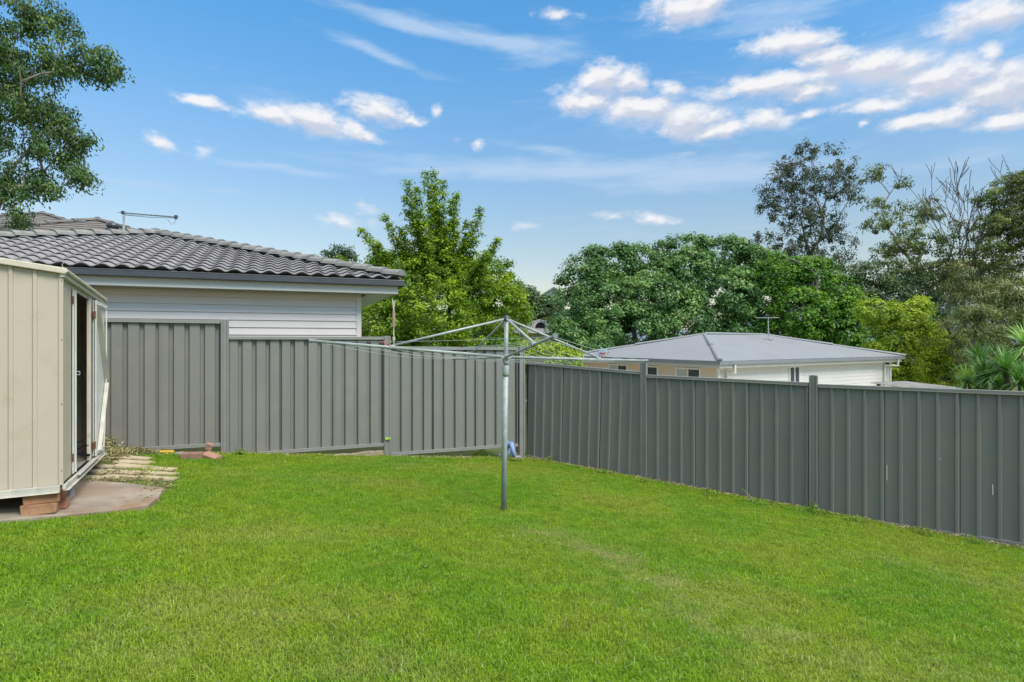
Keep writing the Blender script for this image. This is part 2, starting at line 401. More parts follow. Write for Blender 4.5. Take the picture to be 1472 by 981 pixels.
def fence_panel(root, p0, p1, zb0, zb1, zt0, zt1, nrm, prof, shears=(0,0,0)):
    p0, p1 = Vector((*p0,0)), Vector((*p1,0)); u = (p1-p0).normalized(); n = Vector((*nrm,0))
    a, b = p0+u*.058, p1-u*.058; mb = MB()
    for i in range(3):
        q0 = a.lerp(b, i/3)-u*(.0 if prof == 'out' else .03 if i else 0); q1 = a.lerp(b, (i+1)/3)
        lz = lambda z0, z1, f: z0+(z1-z0)*f
        off = n*(.0, .007, .003)[i]
        sheet(mb, q0+off, q1+off+u*(-.009 if prof == 'out' and i < 2 else .006), lz(zb0,zb1,i/3)+.01, lz(zb0,zb1,(i+1)/3)+.01, lz(zt0,zt1,i/3)-.01, lz(zt0,zt1,(i+1)/3)-.01, n, prof, shears[i], -.004*i)
    pan = mb.build('infill_sheet', M['fence'], root)
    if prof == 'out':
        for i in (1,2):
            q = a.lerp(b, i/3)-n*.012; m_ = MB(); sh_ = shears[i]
            m_.beam((q.x,q.y,zb0+(zb1-zb0)*i/3+.03), (q.x+u.x*sh_,q.y+u.y*sh_,zt0+(zt1-zt0)*i/3-.03), .05, .006, n); m_.build('gap_shade_strip', M['gutter'], pan)  # dark strips stand in for the shade in the sheet seams
    for q, sg, zz0, zz1 in ((a,-1,zb0,zt0),(b,1,zb1,zt1)):      # dark strip standing in for gap shade between sheet and post
        m_ = MB(); q = q+u*sg*.004-n*.030; m_.beam((q.x,q.y,zz0+.03), (q.x,q.y,zz1-.03), .05, .006, n); m_.build('gap_shade_strip', M['gutter'], pan)
    for nm, z0, z1 in (('top_rail', zt0-.022, zt1-.022), ('bottom_rail', zb0+.022, zb1+.022)):
        r = MB()
        A = Vector((a.x,a.y,z0)); B = Vector((b.x,b.y,z1))
        r.beam(A, B, .062, .044); r.beam(A+n*.034+Vector((0,0,-.019)), B+n*.034+Vector((0,0,-.019)), .006, .01)
        r.build(nm, M['fencerail'], pan, bevel=.004)
def fence_post(root, p, zb, zt, u, n, extra=None):
    u, n = Vector((*u,0)), Vector((*n,0)); mb = MB(); zc = (zb+zt)/2
    P = Vector((p[0],p[1],zc)); ax = (u, n, Vector((0,0,1)))
    mb.box(P, (.05,.056,zt-zb), ax)
    for s in (-1,1):
        mb.box(P+u*s*.039+n*.012, (.024,.05,zt-zb-.004), ax)
        mb.box(P+u*s*.039-n*.022, (.024,.008,zt-zb-.006), ax)
    o = mb.build('post', M['fencerail'], root, bevel=.003)
    return o
UB = Vector((.9257,.3782)); NB = (.3782,-.9257)             # back fence: along, and towards the yard
BC = Vector((.15,10.20))
def bp(s): return (BC.x-UB.x*s, BC.y-UB.y*s)
bf = thing('metal_fence', (-2,9.33,gz(-2,9.33)), 'grey ribbed steel fence stepping down across the back, in front of the weatherboard house', 'fence')
e0, e1, e2, e3, e4 = bp(0), bp(2.345), bp(4.70), bp(7.06), bp(9.4)
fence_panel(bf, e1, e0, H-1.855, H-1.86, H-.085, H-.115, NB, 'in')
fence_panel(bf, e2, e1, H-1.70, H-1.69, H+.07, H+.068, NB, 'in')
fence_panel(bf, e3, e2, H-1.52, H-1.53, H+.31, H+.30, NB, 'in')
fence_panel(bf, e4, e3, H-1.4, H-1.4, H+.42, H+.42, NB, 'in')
fence_post(bf, bp(-.02), H-2.12, H-.09, UB, NB)
fence_post(bf, e1, H-1.92, H+.08, UB, NB)
fence_post(bf, e2, H-1.72, H+.31, UB, NB)
fence_post(bf, e3, H-1.55, H+.43, UB, NB)
mb = MB(); q = Vector((e1[0],e1[1],H-1.575))+Vector((*NB,0))*.05; mb.box(q+Vector((-.012,0,0)), (.055,.02,.035), rz=.3); mb.box(q+Vector((.03,0,.004)), (.03,.026,.026), rz=.3)
mb.build('plastic_clip', M['lime'], bf, bevel=.004)['label'] = 'lime green plastic clip low on the fence post'
UR = Vector((.8156,-.5785)); NR = (-.5785,-.8156)
P0 = Vector((.20,10.52))
def rp(s): return (P0.x+UR.x*s, P0.y+UR.y*s)
rf = thing('metal_fence', (*rp(4.7), gz(*rp(4.7))), 'long grey ribbed steel fence down the right side, its first panel slightly skewed', 'fence')
r0, r1, r2, r3, r4 = rp(0), rp(2.335), rp(4.75), rp(7.13), rp(9.5)
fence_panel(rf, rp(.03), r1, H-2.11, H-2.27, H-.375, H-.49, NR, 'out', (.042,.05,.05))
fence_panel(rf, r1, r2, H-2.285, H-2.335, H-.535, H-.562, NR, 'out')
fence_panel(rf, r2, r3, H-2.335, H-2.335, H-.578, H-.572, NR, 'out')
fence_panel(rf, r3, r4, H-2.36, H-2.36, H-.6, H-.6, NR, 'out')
fence_post(rf, r0, H-2.2, H-.36, UR, NR)
fence_post(rf, r1, H-2.3, H-.335, UR, NR)
fence_post(rf, r2, H-2.38, H-.462, UR, NR)
fence_post(rf, r3, H-2.4, H-.5, UR, NR)
fence_post(rf, r4, H-2.45, H-.5, UR, NR)
for px, y0, y1 in ((1275,668,690),(1427,696,711),(1352,658,660)):
    for k in range(1):
        mb = MB(); kx = (px+k*1-CX)/F; s = (kx*P0.y-P0.x)/(UR.x-kx*UR.y); x, y = rp(s); d = y
        q = Vector((x,y,0))+Vector((*NR,0))*.012
        za, zb_ = H-(y0-CY)/F*d, H-(y1-CY)/F*d
        mb.box((q.x,q.y,(za+zb_)/2), (.008,.004,abs(za-zb_)), ((*UR,0),(*NR,0),(0,0,1)))
        mb.build('scratch', M['white'], rf)

# ---------------------------------------------------------------- rotary clothesline
base = G(724,735); hub = W(727,513,6.34); top = W(728,457,6.34)
hl = thing('rotary_clothesline', base, 'galvanised rotary clothesline with four tilted arms standing in the middle of the lawn', 'clothesline')
def col_pt(t): return base.lerp(top, t)
H0 = (hub.z-base.z)/(top.z-base.z)
MB().tube([base-Vector((0,0,.05)), col_pt(H0-.05)], .031, 14).build('lower_pole', M['galv'], hl, smooth=True)
MB().tube([col_pt(H0-.08), col_pt(.995)], .024, 14).build('upper_pole', M['galv'], hl, smooth=True)
MB().tube([col_pt(H0-.10), col_pt(H0-.085), col_pt(H0-.05), col_pt(H0-.045)], [.034,.038,.038,.032], 14).build('collar', M['galv'], hl, smooth=True)
mb = MB(); mb.tube([col_pt(H0-.03), col_pt(H0+.015)], .036, 12)
mb.box(col_pt(H0), (.12,.05,.025), rz=.37); mb.box(col_pt(H0), (.05,.12,.025), rz=.37)
mb.build('hub', M['galv'], hl)
mb = MB(); mb.tube([top-Vector((0,0,.03)), top, top+Vector((0,0,.03))], [.036,.036,.02], 12); mb.build('pole_cap', M['gutter'], hl)
tips = [W(445,489.5,5.60), W(798,482.5,4.40), W(930,518.5,7.15), W(652,515.5,8.2)]
sfr = [(553,495.5), (768,489.0), (864,513.5), (676,512)]
arms = []
for i, t in enumerate(tips):
    a0 = col_pt(H0)+(t-hub)*.02
    arms.append((a0, t))
    MB().tube([a0, t], .012 if i == 1 else .015, 10).build('arm', M['galv'], hl, smooth=True)
    fr = [.60,.64,.62,.66][i]
    q = a0.lerp(t, fr)+Vector((0,0,.02))
    MB().tube([top-Vector((0,0,.01))+(t-top)*.01, q], .0125 if i in (0,2) else .013, 10).build('strut', M['galv'], hl, smooth=True)
    mb = MB(); mb.beam(q-(t-a0).normalized()*.03-Vector((0,0,.012)), q+(t-a0).normalized()*.03-Vector((0,0,.012)), .045, .035)
    mb.build('bracket', M['galv'], hl, bevel=.005)
    MB().tube([t-(t-a0).normalized()*.03, t+(t-a0).normalized()*.008], .021, 10).build('arm_cap', M['gutter2'], hl)
for k in range(7):
    mb = MB(); fr = .30+.675*k/6
    P = [a.lerp(b, fr)-Vector((0,0,.0)) for a, b in arms]
    for i in range(4):
        a, b_ = P[i], P[(i+1)%4]; sag = random.uniform(.012,.06)
        mb.tube([a.lerp(b_, t/10)-Vector((0,0,sag*4*(t/10)*(1-t/10))) for t in range(11)], .0025, 4, False)
        mb.tube([a+Vector((0,0,.018)), a-Vector((0,0,.02))], .005, 5)
    mb.build('line', M['wire'], hl)
# bits tied on at the arms
def scrap(px, py, d, mats, label, n=7):
    root = thing('tied_twine', W(px,py,d), label, 'twine')
    for j, mt in enumerate(mats):
        mb = MB(); rr = random.Random(px+j)
        for q in range(n):
            c0 = W(px,py,d)+Vector((rr.uniform(-.04,.04), rr.uniform(-.03,.03), rr.uniform(-.02,.03)+.02*j))
            mb.tube([c0, c0+Vector((rr.uniform(-.04,.04),0,rr.uniform(.01,.04))), c0+Vector((rr.uniform(-.06,.06),0,rr.uniform(-.05,.02)))], .0045, 5)
        mb.build('loop', mt, root)
scrap(868,511,6.92, [M['red'],M['blue'],M['ltblue']], 'red and blue twine knotted round the right arm of the clothesline', 5)
scrap(553,495,5.86, [M['red']], 'red twine knotted round the left arm of the clothesline', 4)

# ---------------------------------------------------------------- garden shed
sh = thing('garden_shed', (K.x,K.y,H-1.41), 'cream ribbed metal garden shed raised on loose bricks, its side door hanging open', 'shed')
def S(a, b, h): return K+FD*a+DD*b+Vector((0,0,H-1.214-.038*b+h))
WA, WB, EH, PK = 2.2, 2.36, 1.80, .145
def topz(a): return EH+PK*(min(a, WA-a))
mb = MB()                                               # gable wall facing the camera, ribs raised
pr = []; a = 0.03
while a < WA-.1:
    pr += [(a,0),(a+.115,0),(a+.124,.014),(a+.146,.014)]; a += .155
pr = [(0,0)]+pr+[(WA,0)]
if True:
    for side, bb in ((-1, 0), (1, WB)):
        vs = []
        for a, o in pr:
            vs += [S(a, bb+side*o, 0), S(a, bb+side*o, topz(a)-.01)]
        mb.add(vs, [(2*i,2*i+2,2*i+3,2*i+1) for i in range(len(pr)-1)])
    vs = []
    b_ = 0; pr2 = [(0,0)]
    while b_ < WB-.1: pr2 += [(b_+.03,0),(b_+.145,0),(b_+.155,.014),(b_+.176,.014)]; b_ += .155
    pr2.append((WB,0))
    for b_, o in pr2: vs += [S(WA+o, b_, 0), S(WA+o, b_, EH-.01)]
    mb.add(vs, [(2*i,2*i+2,2*i+3,2*i+1) for i in range(len(pr2)-1)])
wl = mb.build('wall', M['cream'], sh)
mb = MB()                                               # door side wall: sheet, header
def wallrect(mb, b0, b1, h0, h1, off=0): mb.add([S(-off,b0,h0),S(-off,b1,h0),S(-off,b1,h1),S(-off,b0,h1)], [(0,1,2,3)])
wallrect(mb, 0, .50, 0, EH-.01); wallrect(mb, .50, 1.58, EH-.09, EH-.01); wallrect(mb, 1.58, WB, 0, EH-.01)
for b_ in (.06,.12,.18,.24):
    mb.add([S(0,b_-.008,EH-.14),S(-.006,b_,EH-.14),S(0,b_+.008,EH-.14),S(0,b_-.008,EH-.02),S(-.006,b_,EH-.02),S(0,b_+.008,EH-.02)], [(0,1,4,3),(1,2,5,4)])
mb.build('side_wall', M['cream'], sh)
def sbeam(mb, p, q, w, h, out=0): mb.beam(p, q, w, h)
for a_, b_, w_ in ((-.008,0,.03),(-.006,WB,.02),(WA,0,.03)):
    MB().beam(S(a_,b_,0), S(a_,b_,EH), w_, w_, DD).build('corner_trim', M['cream'], sh, bevel=.003)
for h in (.12,.68,1.22,1.72):
    MB().box(S(-.01,-.008,h), (.014,.014,.014), rz=.5).build('screw', M['rust'], sh)
mb = MB()                                               # roof sheets and edge channel
for s0, s1 in ((0,1),(1,0)):
    a0, a1 = (-.05, WA/2) if s0 == 0 else (WA/2, WA+.05)
    z = lambda a: EH+.02+PK*min(a, WA-a)
    n_ = 34; vs = []
    for i in range(n_+1):
        b_ = -.03+(WB+.06)*i/n_; o = .012 if i % 4 in (1,) else 0
        vs += [S(a0,b_,z(a0)+o), S(a1,b_,z(a1)+o)]
    mb.add(vs, [(2*i,2*i+1,2*i+3,2*i+2) for i in range(n_)])
rfs = mb.build('roof', M['cream'], sh)
for p_, q_ in ((S(-.05,-.035,EH+.0), S(WA/2,-.035,EH+PK*WA/2)), (S(WA/2,-.035,EH+PK*WA/2), S(WA+.05,-.035,EH)), (S(-.05,WB+.035,EH+.0), S(WA/2,WB+.035,EH+PK*WA/2))):
    MB().beam(p_, q_, .028, .05).build('gable_flashing', M['creamtrim'], rfs, bevel=.006)
mb = MB(); mb.tube([S(-.045,-.05,EH+.005), S(-.045,WB+.06,EH+.005)], .017, 10); mb.beam(S(-.02,-.03,EH-.03), S(-.02,WB,EH-.03), .03, .035)
mb.build('eave_flashing', M['creamtrim'], rfs)
mb = MB(); mb.tube([S(-.03,-.04,EH+.02), S(-.02,-.045,EH+.05), S(-.035,-.05,EH+.075), S(-.015,-.05,EH+.085)], .003, 5); mb.build('wire_tie', M['wire'], rfs)
mb = MB(); mb.beam(S(-.004,-.03,-.025), S(WA,-.03,-.025), .028, .055); mb.beam(S(-.004,-.045,-.052), S(WA,-.045,-.052), .05, .006)
mb.build('base_rail', M['shedrail'], sh, bevel=.003)
mb = MB(); mb.beam(S(-.03,-.02,-.02), S(-.03,WB,-.02), .024, .036); mb.beam(S(-.055,0.5,-.0), S(-.055,1.75,-.0), .03, .012); mb.beam(S(-.045,-.02,-.045), S(-.045,WB,-.045), .045, .006)
mb.build('door_track', M['shedrail'], sh, bevel=.003)
mb = MB(); mb.add([S(0.01,0.01,.0),S(WA-.01,0.01,.0),S(WA-.01,WB-.01,.0),S(.01,WB-.01,.0)], [(0,1,2,3)]); mb.build('floor', M['darkfloor'], sh)
# narrow closed leaf, jambs, hinges
mb = MB(); wallrect(mb, .505, .64, .01, EH-.09, .012); mb.beam(S(-.012,.632,.01), S(-.012,.632,EH-.09), .016, .018, DD); mb.beam(S(-.012,.51,.01), S(-.012,.51,EH-.09), .01, .012, DD)
d1 = mb.build('door_leaf', M['doorin'], sh)
mb = MB(); mb.tube([S(-.02,.62,.95), S(-.045,.625,.95), S(-.045,.625,.92), S(-.02,.62,.92)], .005, 6); mb.build('handle', M['galv'], d1)
MB().beam(S(-.004,1.45,0), S(-.004,1.45,EH-.09), .03, .03, DD).build('door_jamb', M['creamtrim'], sh, bevel=.003)
mb = MB(); mb.beam(S(-.006,1.55,0), S(-.006,1.55,EH-.03), .015, .05, DD); wallrect(mb,1.43,1.58,0,EH-.05,.004)
mb.build('door_jamb', M['creamtrim'], sh, bevel=.003)
# open leaf, folded back, lower corner bent in
def lf(t, h):
    out = .02+.03*t + (.0 if h > .8 else -.02*t*(1-h/.8))
    ln = .66 - (.10*max(0,(.75-h)/.75) if t > .5 else 0)
    return S(-.012-out*.8, 1.60+ln*t, h)
mb = MB(); n_ = 8
vs = []
for j in range(n_+1):
    h = .02+(EH-.10)*j/n_
    vs += [lf(0,h), lf(1,h)]
mb.add(vs, [(2*i,2*i+1,2*i+3,2*i+2) for i in range(n_)])
lfm = mb.build('door_leaf', M['doorin'], sh); lfm['label'] = 'open door leaf folded back, its lower corner bent'
sol = lfm.modifiers.new('s','SOLIDIFY'); sol.thickness = .008
mb = MB(); up = Vector((0,0,1)); o3 = -FD*.02
hs = [.02+(EH-.10)*j/n_ for j in range(n_+1)]
for j in range(n_):
    mb.beam(lf(0.03,hs[j])+o3, lf(0.03,hs[j+1])+o3, .045, .012, FD)
    mb.beam(lf(.98,hs[j])+o3, lf(.98,hs[j+1])+o3, .025, .012, FD)
mb.beam(lf(0,hs[-1]-.02)+o3, lf(1,hs[-1]-.02)+o3, .014, .04); mb.beam(lf(0,.05)+o3, lf(1,.05)+o3, .014, .04)
mb.build('frame', M['doorin'], lfm)
mb = MB(); mb.beam(lf(.12,hs[-1]-.04)+o3*1.3, lf(.97,.85)+o3*1.3, .012, .045, FD); mb.beam(lf(.97,.80)+o3*1.3, lf(.3,.06)+o3*1.3, .012, .04, FD); mb.build('brace', M['shedrail'], lfm)
for h in (.14, EH-.24):
    mb = MB(); mb.box(S(-.03,1.59,h), (.014,.09,.07), (FD,DD,up)); mb.tube([S(-.04,1.595,h-.04), S(-.04,1.595,h+.04)], .011, 8); mb.build('hinge', M['rust'], sh, bevel=.003)
for h in (.16, EH-.19):
    mb = MB(); mb.box(S(-.012,.505,h), (.012,.02,.07), (FD,DD,up)); mb.build('hinge', M['rust'], sh)
# bits left on the shed floor
mb = MB(); rr = random.Random(5)
for k in range(26):
    b_ = rr.uniform(.8,1.5); a_ = rr.uniform(.1,.6); z_ = rr.uniform(.02,.14); p = S(a_,b_,z_)
    mb.tube([p, p+Vector((rr.uniform(-.2,.2),rr.uniform(-.2,.2),rr.uniform(-.06,.1)))], rr.uniform(.005,.014), 5)
tag(mb.build('stick_pile', M['black'], org=S(.3,1.1,0)), 'dark tangle of sticks lying on the floor inside the open cream shed', 'sticks')

# bricks that carry the shed
def brick(p, rz, mat, label, group=None, size=(.23,.11,.076), name='brick', cat='brick', tilt=(0,0)):
    o = MB().box((0,0,size[2]/2), size).build(name, mat, org=Vector((0,0,0)))
    o.location = p; o.rotation_euler = (tilt[0], tilt[1], rz)
    b = o.modifiers.new('b','BEVEL'); b.width = min(.007, size[2]*.2); b.segments = 2
    d = o.data
    rr = random.Random(hash(label) % 1000)
    for v in d.vertices: v.co += Vector((rr.uniform(-1,1)*.006, rr.uniform(-1,1)*.006, rr.uniform(-1,1)*.003))
    return tag(o, label, cat, group)
rz = math.atan2(FD.y, FD.x)
def SB(a, b, z): q = K+FD*a+DD*b; return Vector((q.x, q.y, gz(q.x,q.y)+.045+z))
g_ = 'bricks under the shed'
brick(SB(.135,.02,0), rz, M['brickyel'], 'tan brown brick at the bottom of the pile under the near shed corner', g_, (.235,.11,.085))
brick(SB(.125,.03,.086), rz+.06, M['brick'], 'orange brick lying on the tan one right under the near shed corner', g_, (.235,.11,.095))
brick(SB(.03,.20,0), rz+1.5, M['brick'], 'dark orange brick on the slab end-on just behind the tan corner brick', g_, (.13,.11,.085))
brick(SB(.05,.24,.086), rz+1.55, M['brick'], 'reddish brick wedged under the side of the shed in front of the grey block', g_, (.2,.11,.09))
brick(SB(.05,.50,0), rz+1.57, M['block'], 'lower pale grey block on the slab under the side of the shed', g_, (.2,.12,.1))
brick(SB(.05,.50,.101), rz+1.6, M['block'], 'upper grey block touching the underside of the shed wall', g_, (.18,.12,.08))
brick(SB(.2,2.3,0), rz, M['block'], 'grey block under the far end of the shed', g_, (.2,.2,.2))
brick(SB(2.0,.1,0), rz, M['block'], 'grey block under the far left corner of the shed', g_, (.2,.2,.17))
brick(SB(2.0,2.3,0), rz, M['block'], 'grey block under the rear corner of the shed', g_, (.2,.2,.17))

# ---------------------------------------------------------------- pavers
pl = [(192,659.5,.46,'far'),(192,666,.46,'far'),(193,672.3,.47,'far'),
      (137,671,.46,'left'),(133,679,.48,'left'),(131,688,.46,'left'),
      (177,680.5,.46,'mid'),(176,687.5,.46,'mid'),
      (228,675.5,.40,'right'),(229,682,.41,'right'),(228,689,.42,'right')]
pw = {'far':'the row farthest up by the fence','left':'the row beside the shed door','mid':'the middle row next to the slab','right':'the row that juts into the lawn'}
pos = {'far':['top','middle','nearest'],'left':['top','middle','nearest'],'mid':['farther','nearer'],'right':['top','middle','nearest']}
cnt = {}
for px, py, w, key in pl:
    p = G(px, py); i = cnt.get(key,0); cnt[key] = i+1
    rr = random.Random(px*7+int(py))
    o = brick(p+Vector((0,0,-.03)), .06+rr.uniform(-.05,.05), M['paver'], f'weathered sandstone paver, {pos[key][i]} one in {pw[key]}', 'sandstone pavers by the shed', (w-.03, .165, .055), 'paver', 'paver', (rr.uniform(-.03,.03)-.05, rr.uniform(-.02,.02)+.08))

# rubble at the back fence
def rub(px, py, size, rz, mat, label, name='brick', cat='brick', tilt=(0,0), dz=0):
    p = G(px, py); return brick(p+Vector((0,0,dz-.01)), rz, mat, label, 'rubble along the back fence', size, name, cat, tilt)
rub(276,660,(.26,.16,.10), .3, M['rubble'], 'dark brown broken brick lying flat under the back fence')
rub(303,660.5,(.26,.14,.085), -.35, M['pinkbrick'], 'reddish brown brick leaning beside the back fence post', tilt=(.1,.2))
rub(299,654,(.085,.08,.09), .5, M['pinkbrick'], 'small pink brick piece perched on top of the rubble', tilt=(.2,.3), dz=.09)
rub(257,655,(.1,.08,.06), .2, M['block'], 'small grey stone between the yellow tube and the brown brick', 'stone', 'stone')
mb = MB(); a = G(229,653)+Vector((0,0,.03)); b_ = G(250,653.5)+Vector((0,0,.035))
mb.tube([a, a.lerp(b_,.06), a.lerp(b_,.9), b_], [.015,.03,.034,.028], 12)
tag(mb.build('plastic_tube', M['yellow'], org=a), 'yellow plastic tube lying in the grass under the back fence', 'tube')
# offcut of timber under the second panel
mb = MB(); a = G(478,657)+Vector((0,.05,.01)); b_ = G(553,655)+Vector((0,-.05,.06))
pts = [a.lerp(b_, t/6)+Vector((0,0,.01*math.sin(t*2))) for t in range(7)]
for i in range(6): mb.beam(pts[i], pts[i+1], .09-.006*i if i < 3 else .08, .03+.012*i)
tag(mb.build('timber_offcut', M['timber'], org=a, bevel=.006), 'rotting timber board lying under the back fence beside the lime clip', 'board')

# things in the fence corner
c0 = G(734,659)
mb = MB()
def ribbon(mb, pts, w, t):
    for i in range(len(pts)-1): mb.beam(pts[i], pts[i+1], w, t, (1,0,.2))
P_ = [W(728,636,9.9), W(733,640,9.85), W(735,638,9.8), W(737,645,9.75), W(740,656,9.7)]
mb.tube(P_, [.05,.05,.045,.04,.035], 8); mb.tube([W(729,637,9.95), W(729.5,650,9.95), W(728,657,9.9)], [.05,.05,.035], 8)
st = thing('plastic_stand', c0, 'small bent blue plastic stand behind the clothesline pole at the fence corner', 'stand')
mb.build('leg_frame', M['blue'], st, smooth=True)
mb = MB(); mb.box(W(744,656.5,9.7), (.11,.1,.03), rz=.3); mb.build('foot', M['block'], st, bevel=.006)
q = G(741.5,653); brick(q+Vector((-.0,-.1,.06)), .7, M['rubble'], 'small brown brick piece standing at the fence corner behind the blue stand', None, (.10,.08,.12))
brick(G(718.5,656), .2, M['white'], 'small white stone left of the clothesline pole by the back fence', None, (.05,.04,.04), 'stone', 'stone')
# dead twig at the right fence
tw = MB(); b0 = G(1079,724)
rr = random.Random(4)
for tx, ty in ((1063,700),(1066,706),(1082,714),(1070,716)):
    e = W(tx,ty,b0.y-.05); mid = b0.lerp(e,.55)+Vector((.05,0,.02)); tw.tube([b0, b0.lerp(mid,.5)+Vector((.02,0,0)), mid, e], [.008,.006,.004,.002], 5)
tag(tw.build('dry_twig', M['straw'] if 'straw' in M else M['timber'], org=b0), 'dry pale twig sticking up at the foot of the right fence', 'twig')
# stake behind the back fence
sk = thing('garden_stake', W(566,500,11.0), 'thin stake with a brown sleeve and white frayed top behind the back fence', 'stake')
MB().tube([W(566,560,11), W(566,470,11), W(566,432,11)], [.012,.011,.01], 6).build('pole', M['rope'], sk)
MB().tube([W(565.5,470,10.98), W(566,460,10.98), W(566,446,10.98)], [.03,.032,.026], 8).build('sleeve', M['timber'], sk)
mb = MB(); mb.tube([W(564,430,10.98), W(565.9,447,10.98), W(567.7,431,10.98)], [.011,.02,.011], 6); mb.build('frayed_top', M['rope'], sk)
MB().tube([W(566,489,10.95), W(566,484,10.95)], [.025,.03], 8).build('knot', M['rope'], sk)

# ---------------------------------------------------------------- houses
def lapwall(mb, p0, p1, z0, z1, exp, nrm, t=.022):
    p0, p1 = Vector((*p0,0)), Vector((*p1,0)); n = Vector((*nrm,0)); z = z1
    while z > z0:
        zb = max(z0, z-exp)
        a0, a1 = p0+n*.002, p1+n*.002; b0, b1 = p0+n*t, p1+n*t
        vs = [(a0.x,a0.y,z),(a1.x,a1.y,z),(b1.x,b1.y,zb),(b0.x,b0.y,zb),(a0.x,a0.y,zb),(a1.x,a1.y,zb)]
        mb.add(vs, [(0,3,2,1),(3,4,5,2)]); z -= exp
def hipface(mb, o, e, n, Lf, run, tanp, kind, zb):
    """one slope of a hip roof: o eave corner (plan), e along eave, n inward, tapering 45 deg at both ends"""
    if kind == 'metal':
        per = .076*4; amp = .02; step = run; res = 8
    elif kind == 'wave':
        per = .275; amp = .037; step = .31; res = 12
    else:
        per = .3; amp = .0; step = .34; res = 1
    nr = max(1, math.ceil(run/step)); us = np.arange(0, Lf+per/res, per/res); us[-1] = Lf
    lip = (.042 if kind == 'wave' else .035) if kind != 'metal' else 0
    for r in range(nr):
        r0 = r*step; r1 = min(run, (r+1)*step)
        if r1-r0 < 1e-4: continue
        vs = []; fs = []
        for u in us:
            u0 = min(max(u, r0), Lf-r0); u1 = min(max(u, r1), Lf-r1)
            ph = (u/per) % 1
            w0 = amp*(.5+.5*math.cos(2*math.pi*ph)) if kind == 'wave' else (amp*.5*math.sin(2*math.pi*u/per*4) if kind == 'metal' else 0)
            if kind == 'wave':
                w0 = amp*1.3*max(0, math.cos(2*math.pi*(ph-.5)*.5*1.25))**1.0 if abs(ph-.5) < .4 else 0
            def P(uu, rr, h):
                q = o+e*uu+n*rr; return (q.x, q.y, zb+tanp*rr+h)
            vs += [P(u0, r0, w0+lip-.016 if lip else w0), P(u0, r0, w0+lip), P(u1, r1+(.02 if lip else 0), w0*.9+.006 if lip else w0), P(u0, r0+.2, -.01)]
        for i in range(len(us)-1):
            a = i*4
            if lip: fs.append((a, a+4, a+5, a+1)); fs.append((a, a+3, a+7, a+4))
            fs.append((a+1, a+5, a+6, a+2))
        mb.add(vs, fs)
def caps(mb, p, q, w=.11, seg=.36):
    """overlapping half-round ridge tiles from low p to high q"""
    p, q = Vector(p), Vector(q); L_ = (q-p).length; n = max(1, int(L_/seg)); d = (q-p)/L_
    side = d.cross(Vector((0,0,1))).normalized(); up = side.cross(d).normalized()
    for i in range(n):
        a = p+d*(L_*i/n); b = p+d*(L_*(i+1)/n+.03)
        vs = []
        for c, s, h in ((a, 1.08, .028), (b, .92, 0)):
            for k in range(7):
                t = math.pi*k/6
                vs.append(c+side*math.cos(t)*w*s+up*(math.sin(t)*w*.72*s+h-.02))
        fs = [(k, k+1, k+8, k+7) for k in range(6)]+[tuple(range(6,-1,-1)), tuple(range(7,14))]
        mb.add(vs, fs)
def hiproof(root, o, ua, ub, Wd, Dp, zb, tanp, kind, matr, matc, capw=.11, capseg=.36):
    o, ua, ub = Vector((*o,0)), Vector((*ua,0)), Vector((*ub,0)); run = min(Wd,Dp)/2
    mb = MB()
    hipface(mb, o, ua, ub, Wd, run, tanp, kind, zb)
    hipface(mb, o+ub*Dp, ua, -ub, Wd, run, tanp, kind, zb)
    hipface(mb, o, ub, ua, Dp, run, tanp, kind, zb)
    hipface(mb, o+ua*Wd, ub, -ua, Dp, run, tanp, kind, zb)
    rt = mb.build('roof', matr, root)
    z = zb+tanp*run+.01; Z3 = Vector((0,0,1))
    if Wd >= Dp: A, B = o+ua*run+ub*run, o+ua*(Wd-run)+ub*run
    else: A, B = o+ua*run+ub*run, o+ua*run+ub*(Dp-run)
    A, B = A+Z3*z, B+Z3*z; zc = Z3*(zb+.02); capup = {'wave':.06,'flat':.03,'metal':0}[kind]
    mb = MB()
    cs = [(o, A), (o+ua*Wd, B if Wd >= Dp else A), (o+ub*Dp, A if Wd >= Dp else B), (o+ua*Wd+ub*Dp, B)]
    for c, t in cs: caps(mb, c+zc+Z3*capup, t+Z3*capup, capw, capseg)
    if (A-B).length > .4: caps(mb, A+Z3*capup, B+Z3*capup, capw, capseg)
    mb.build('ridge_capping', matc, rt)
    return rt
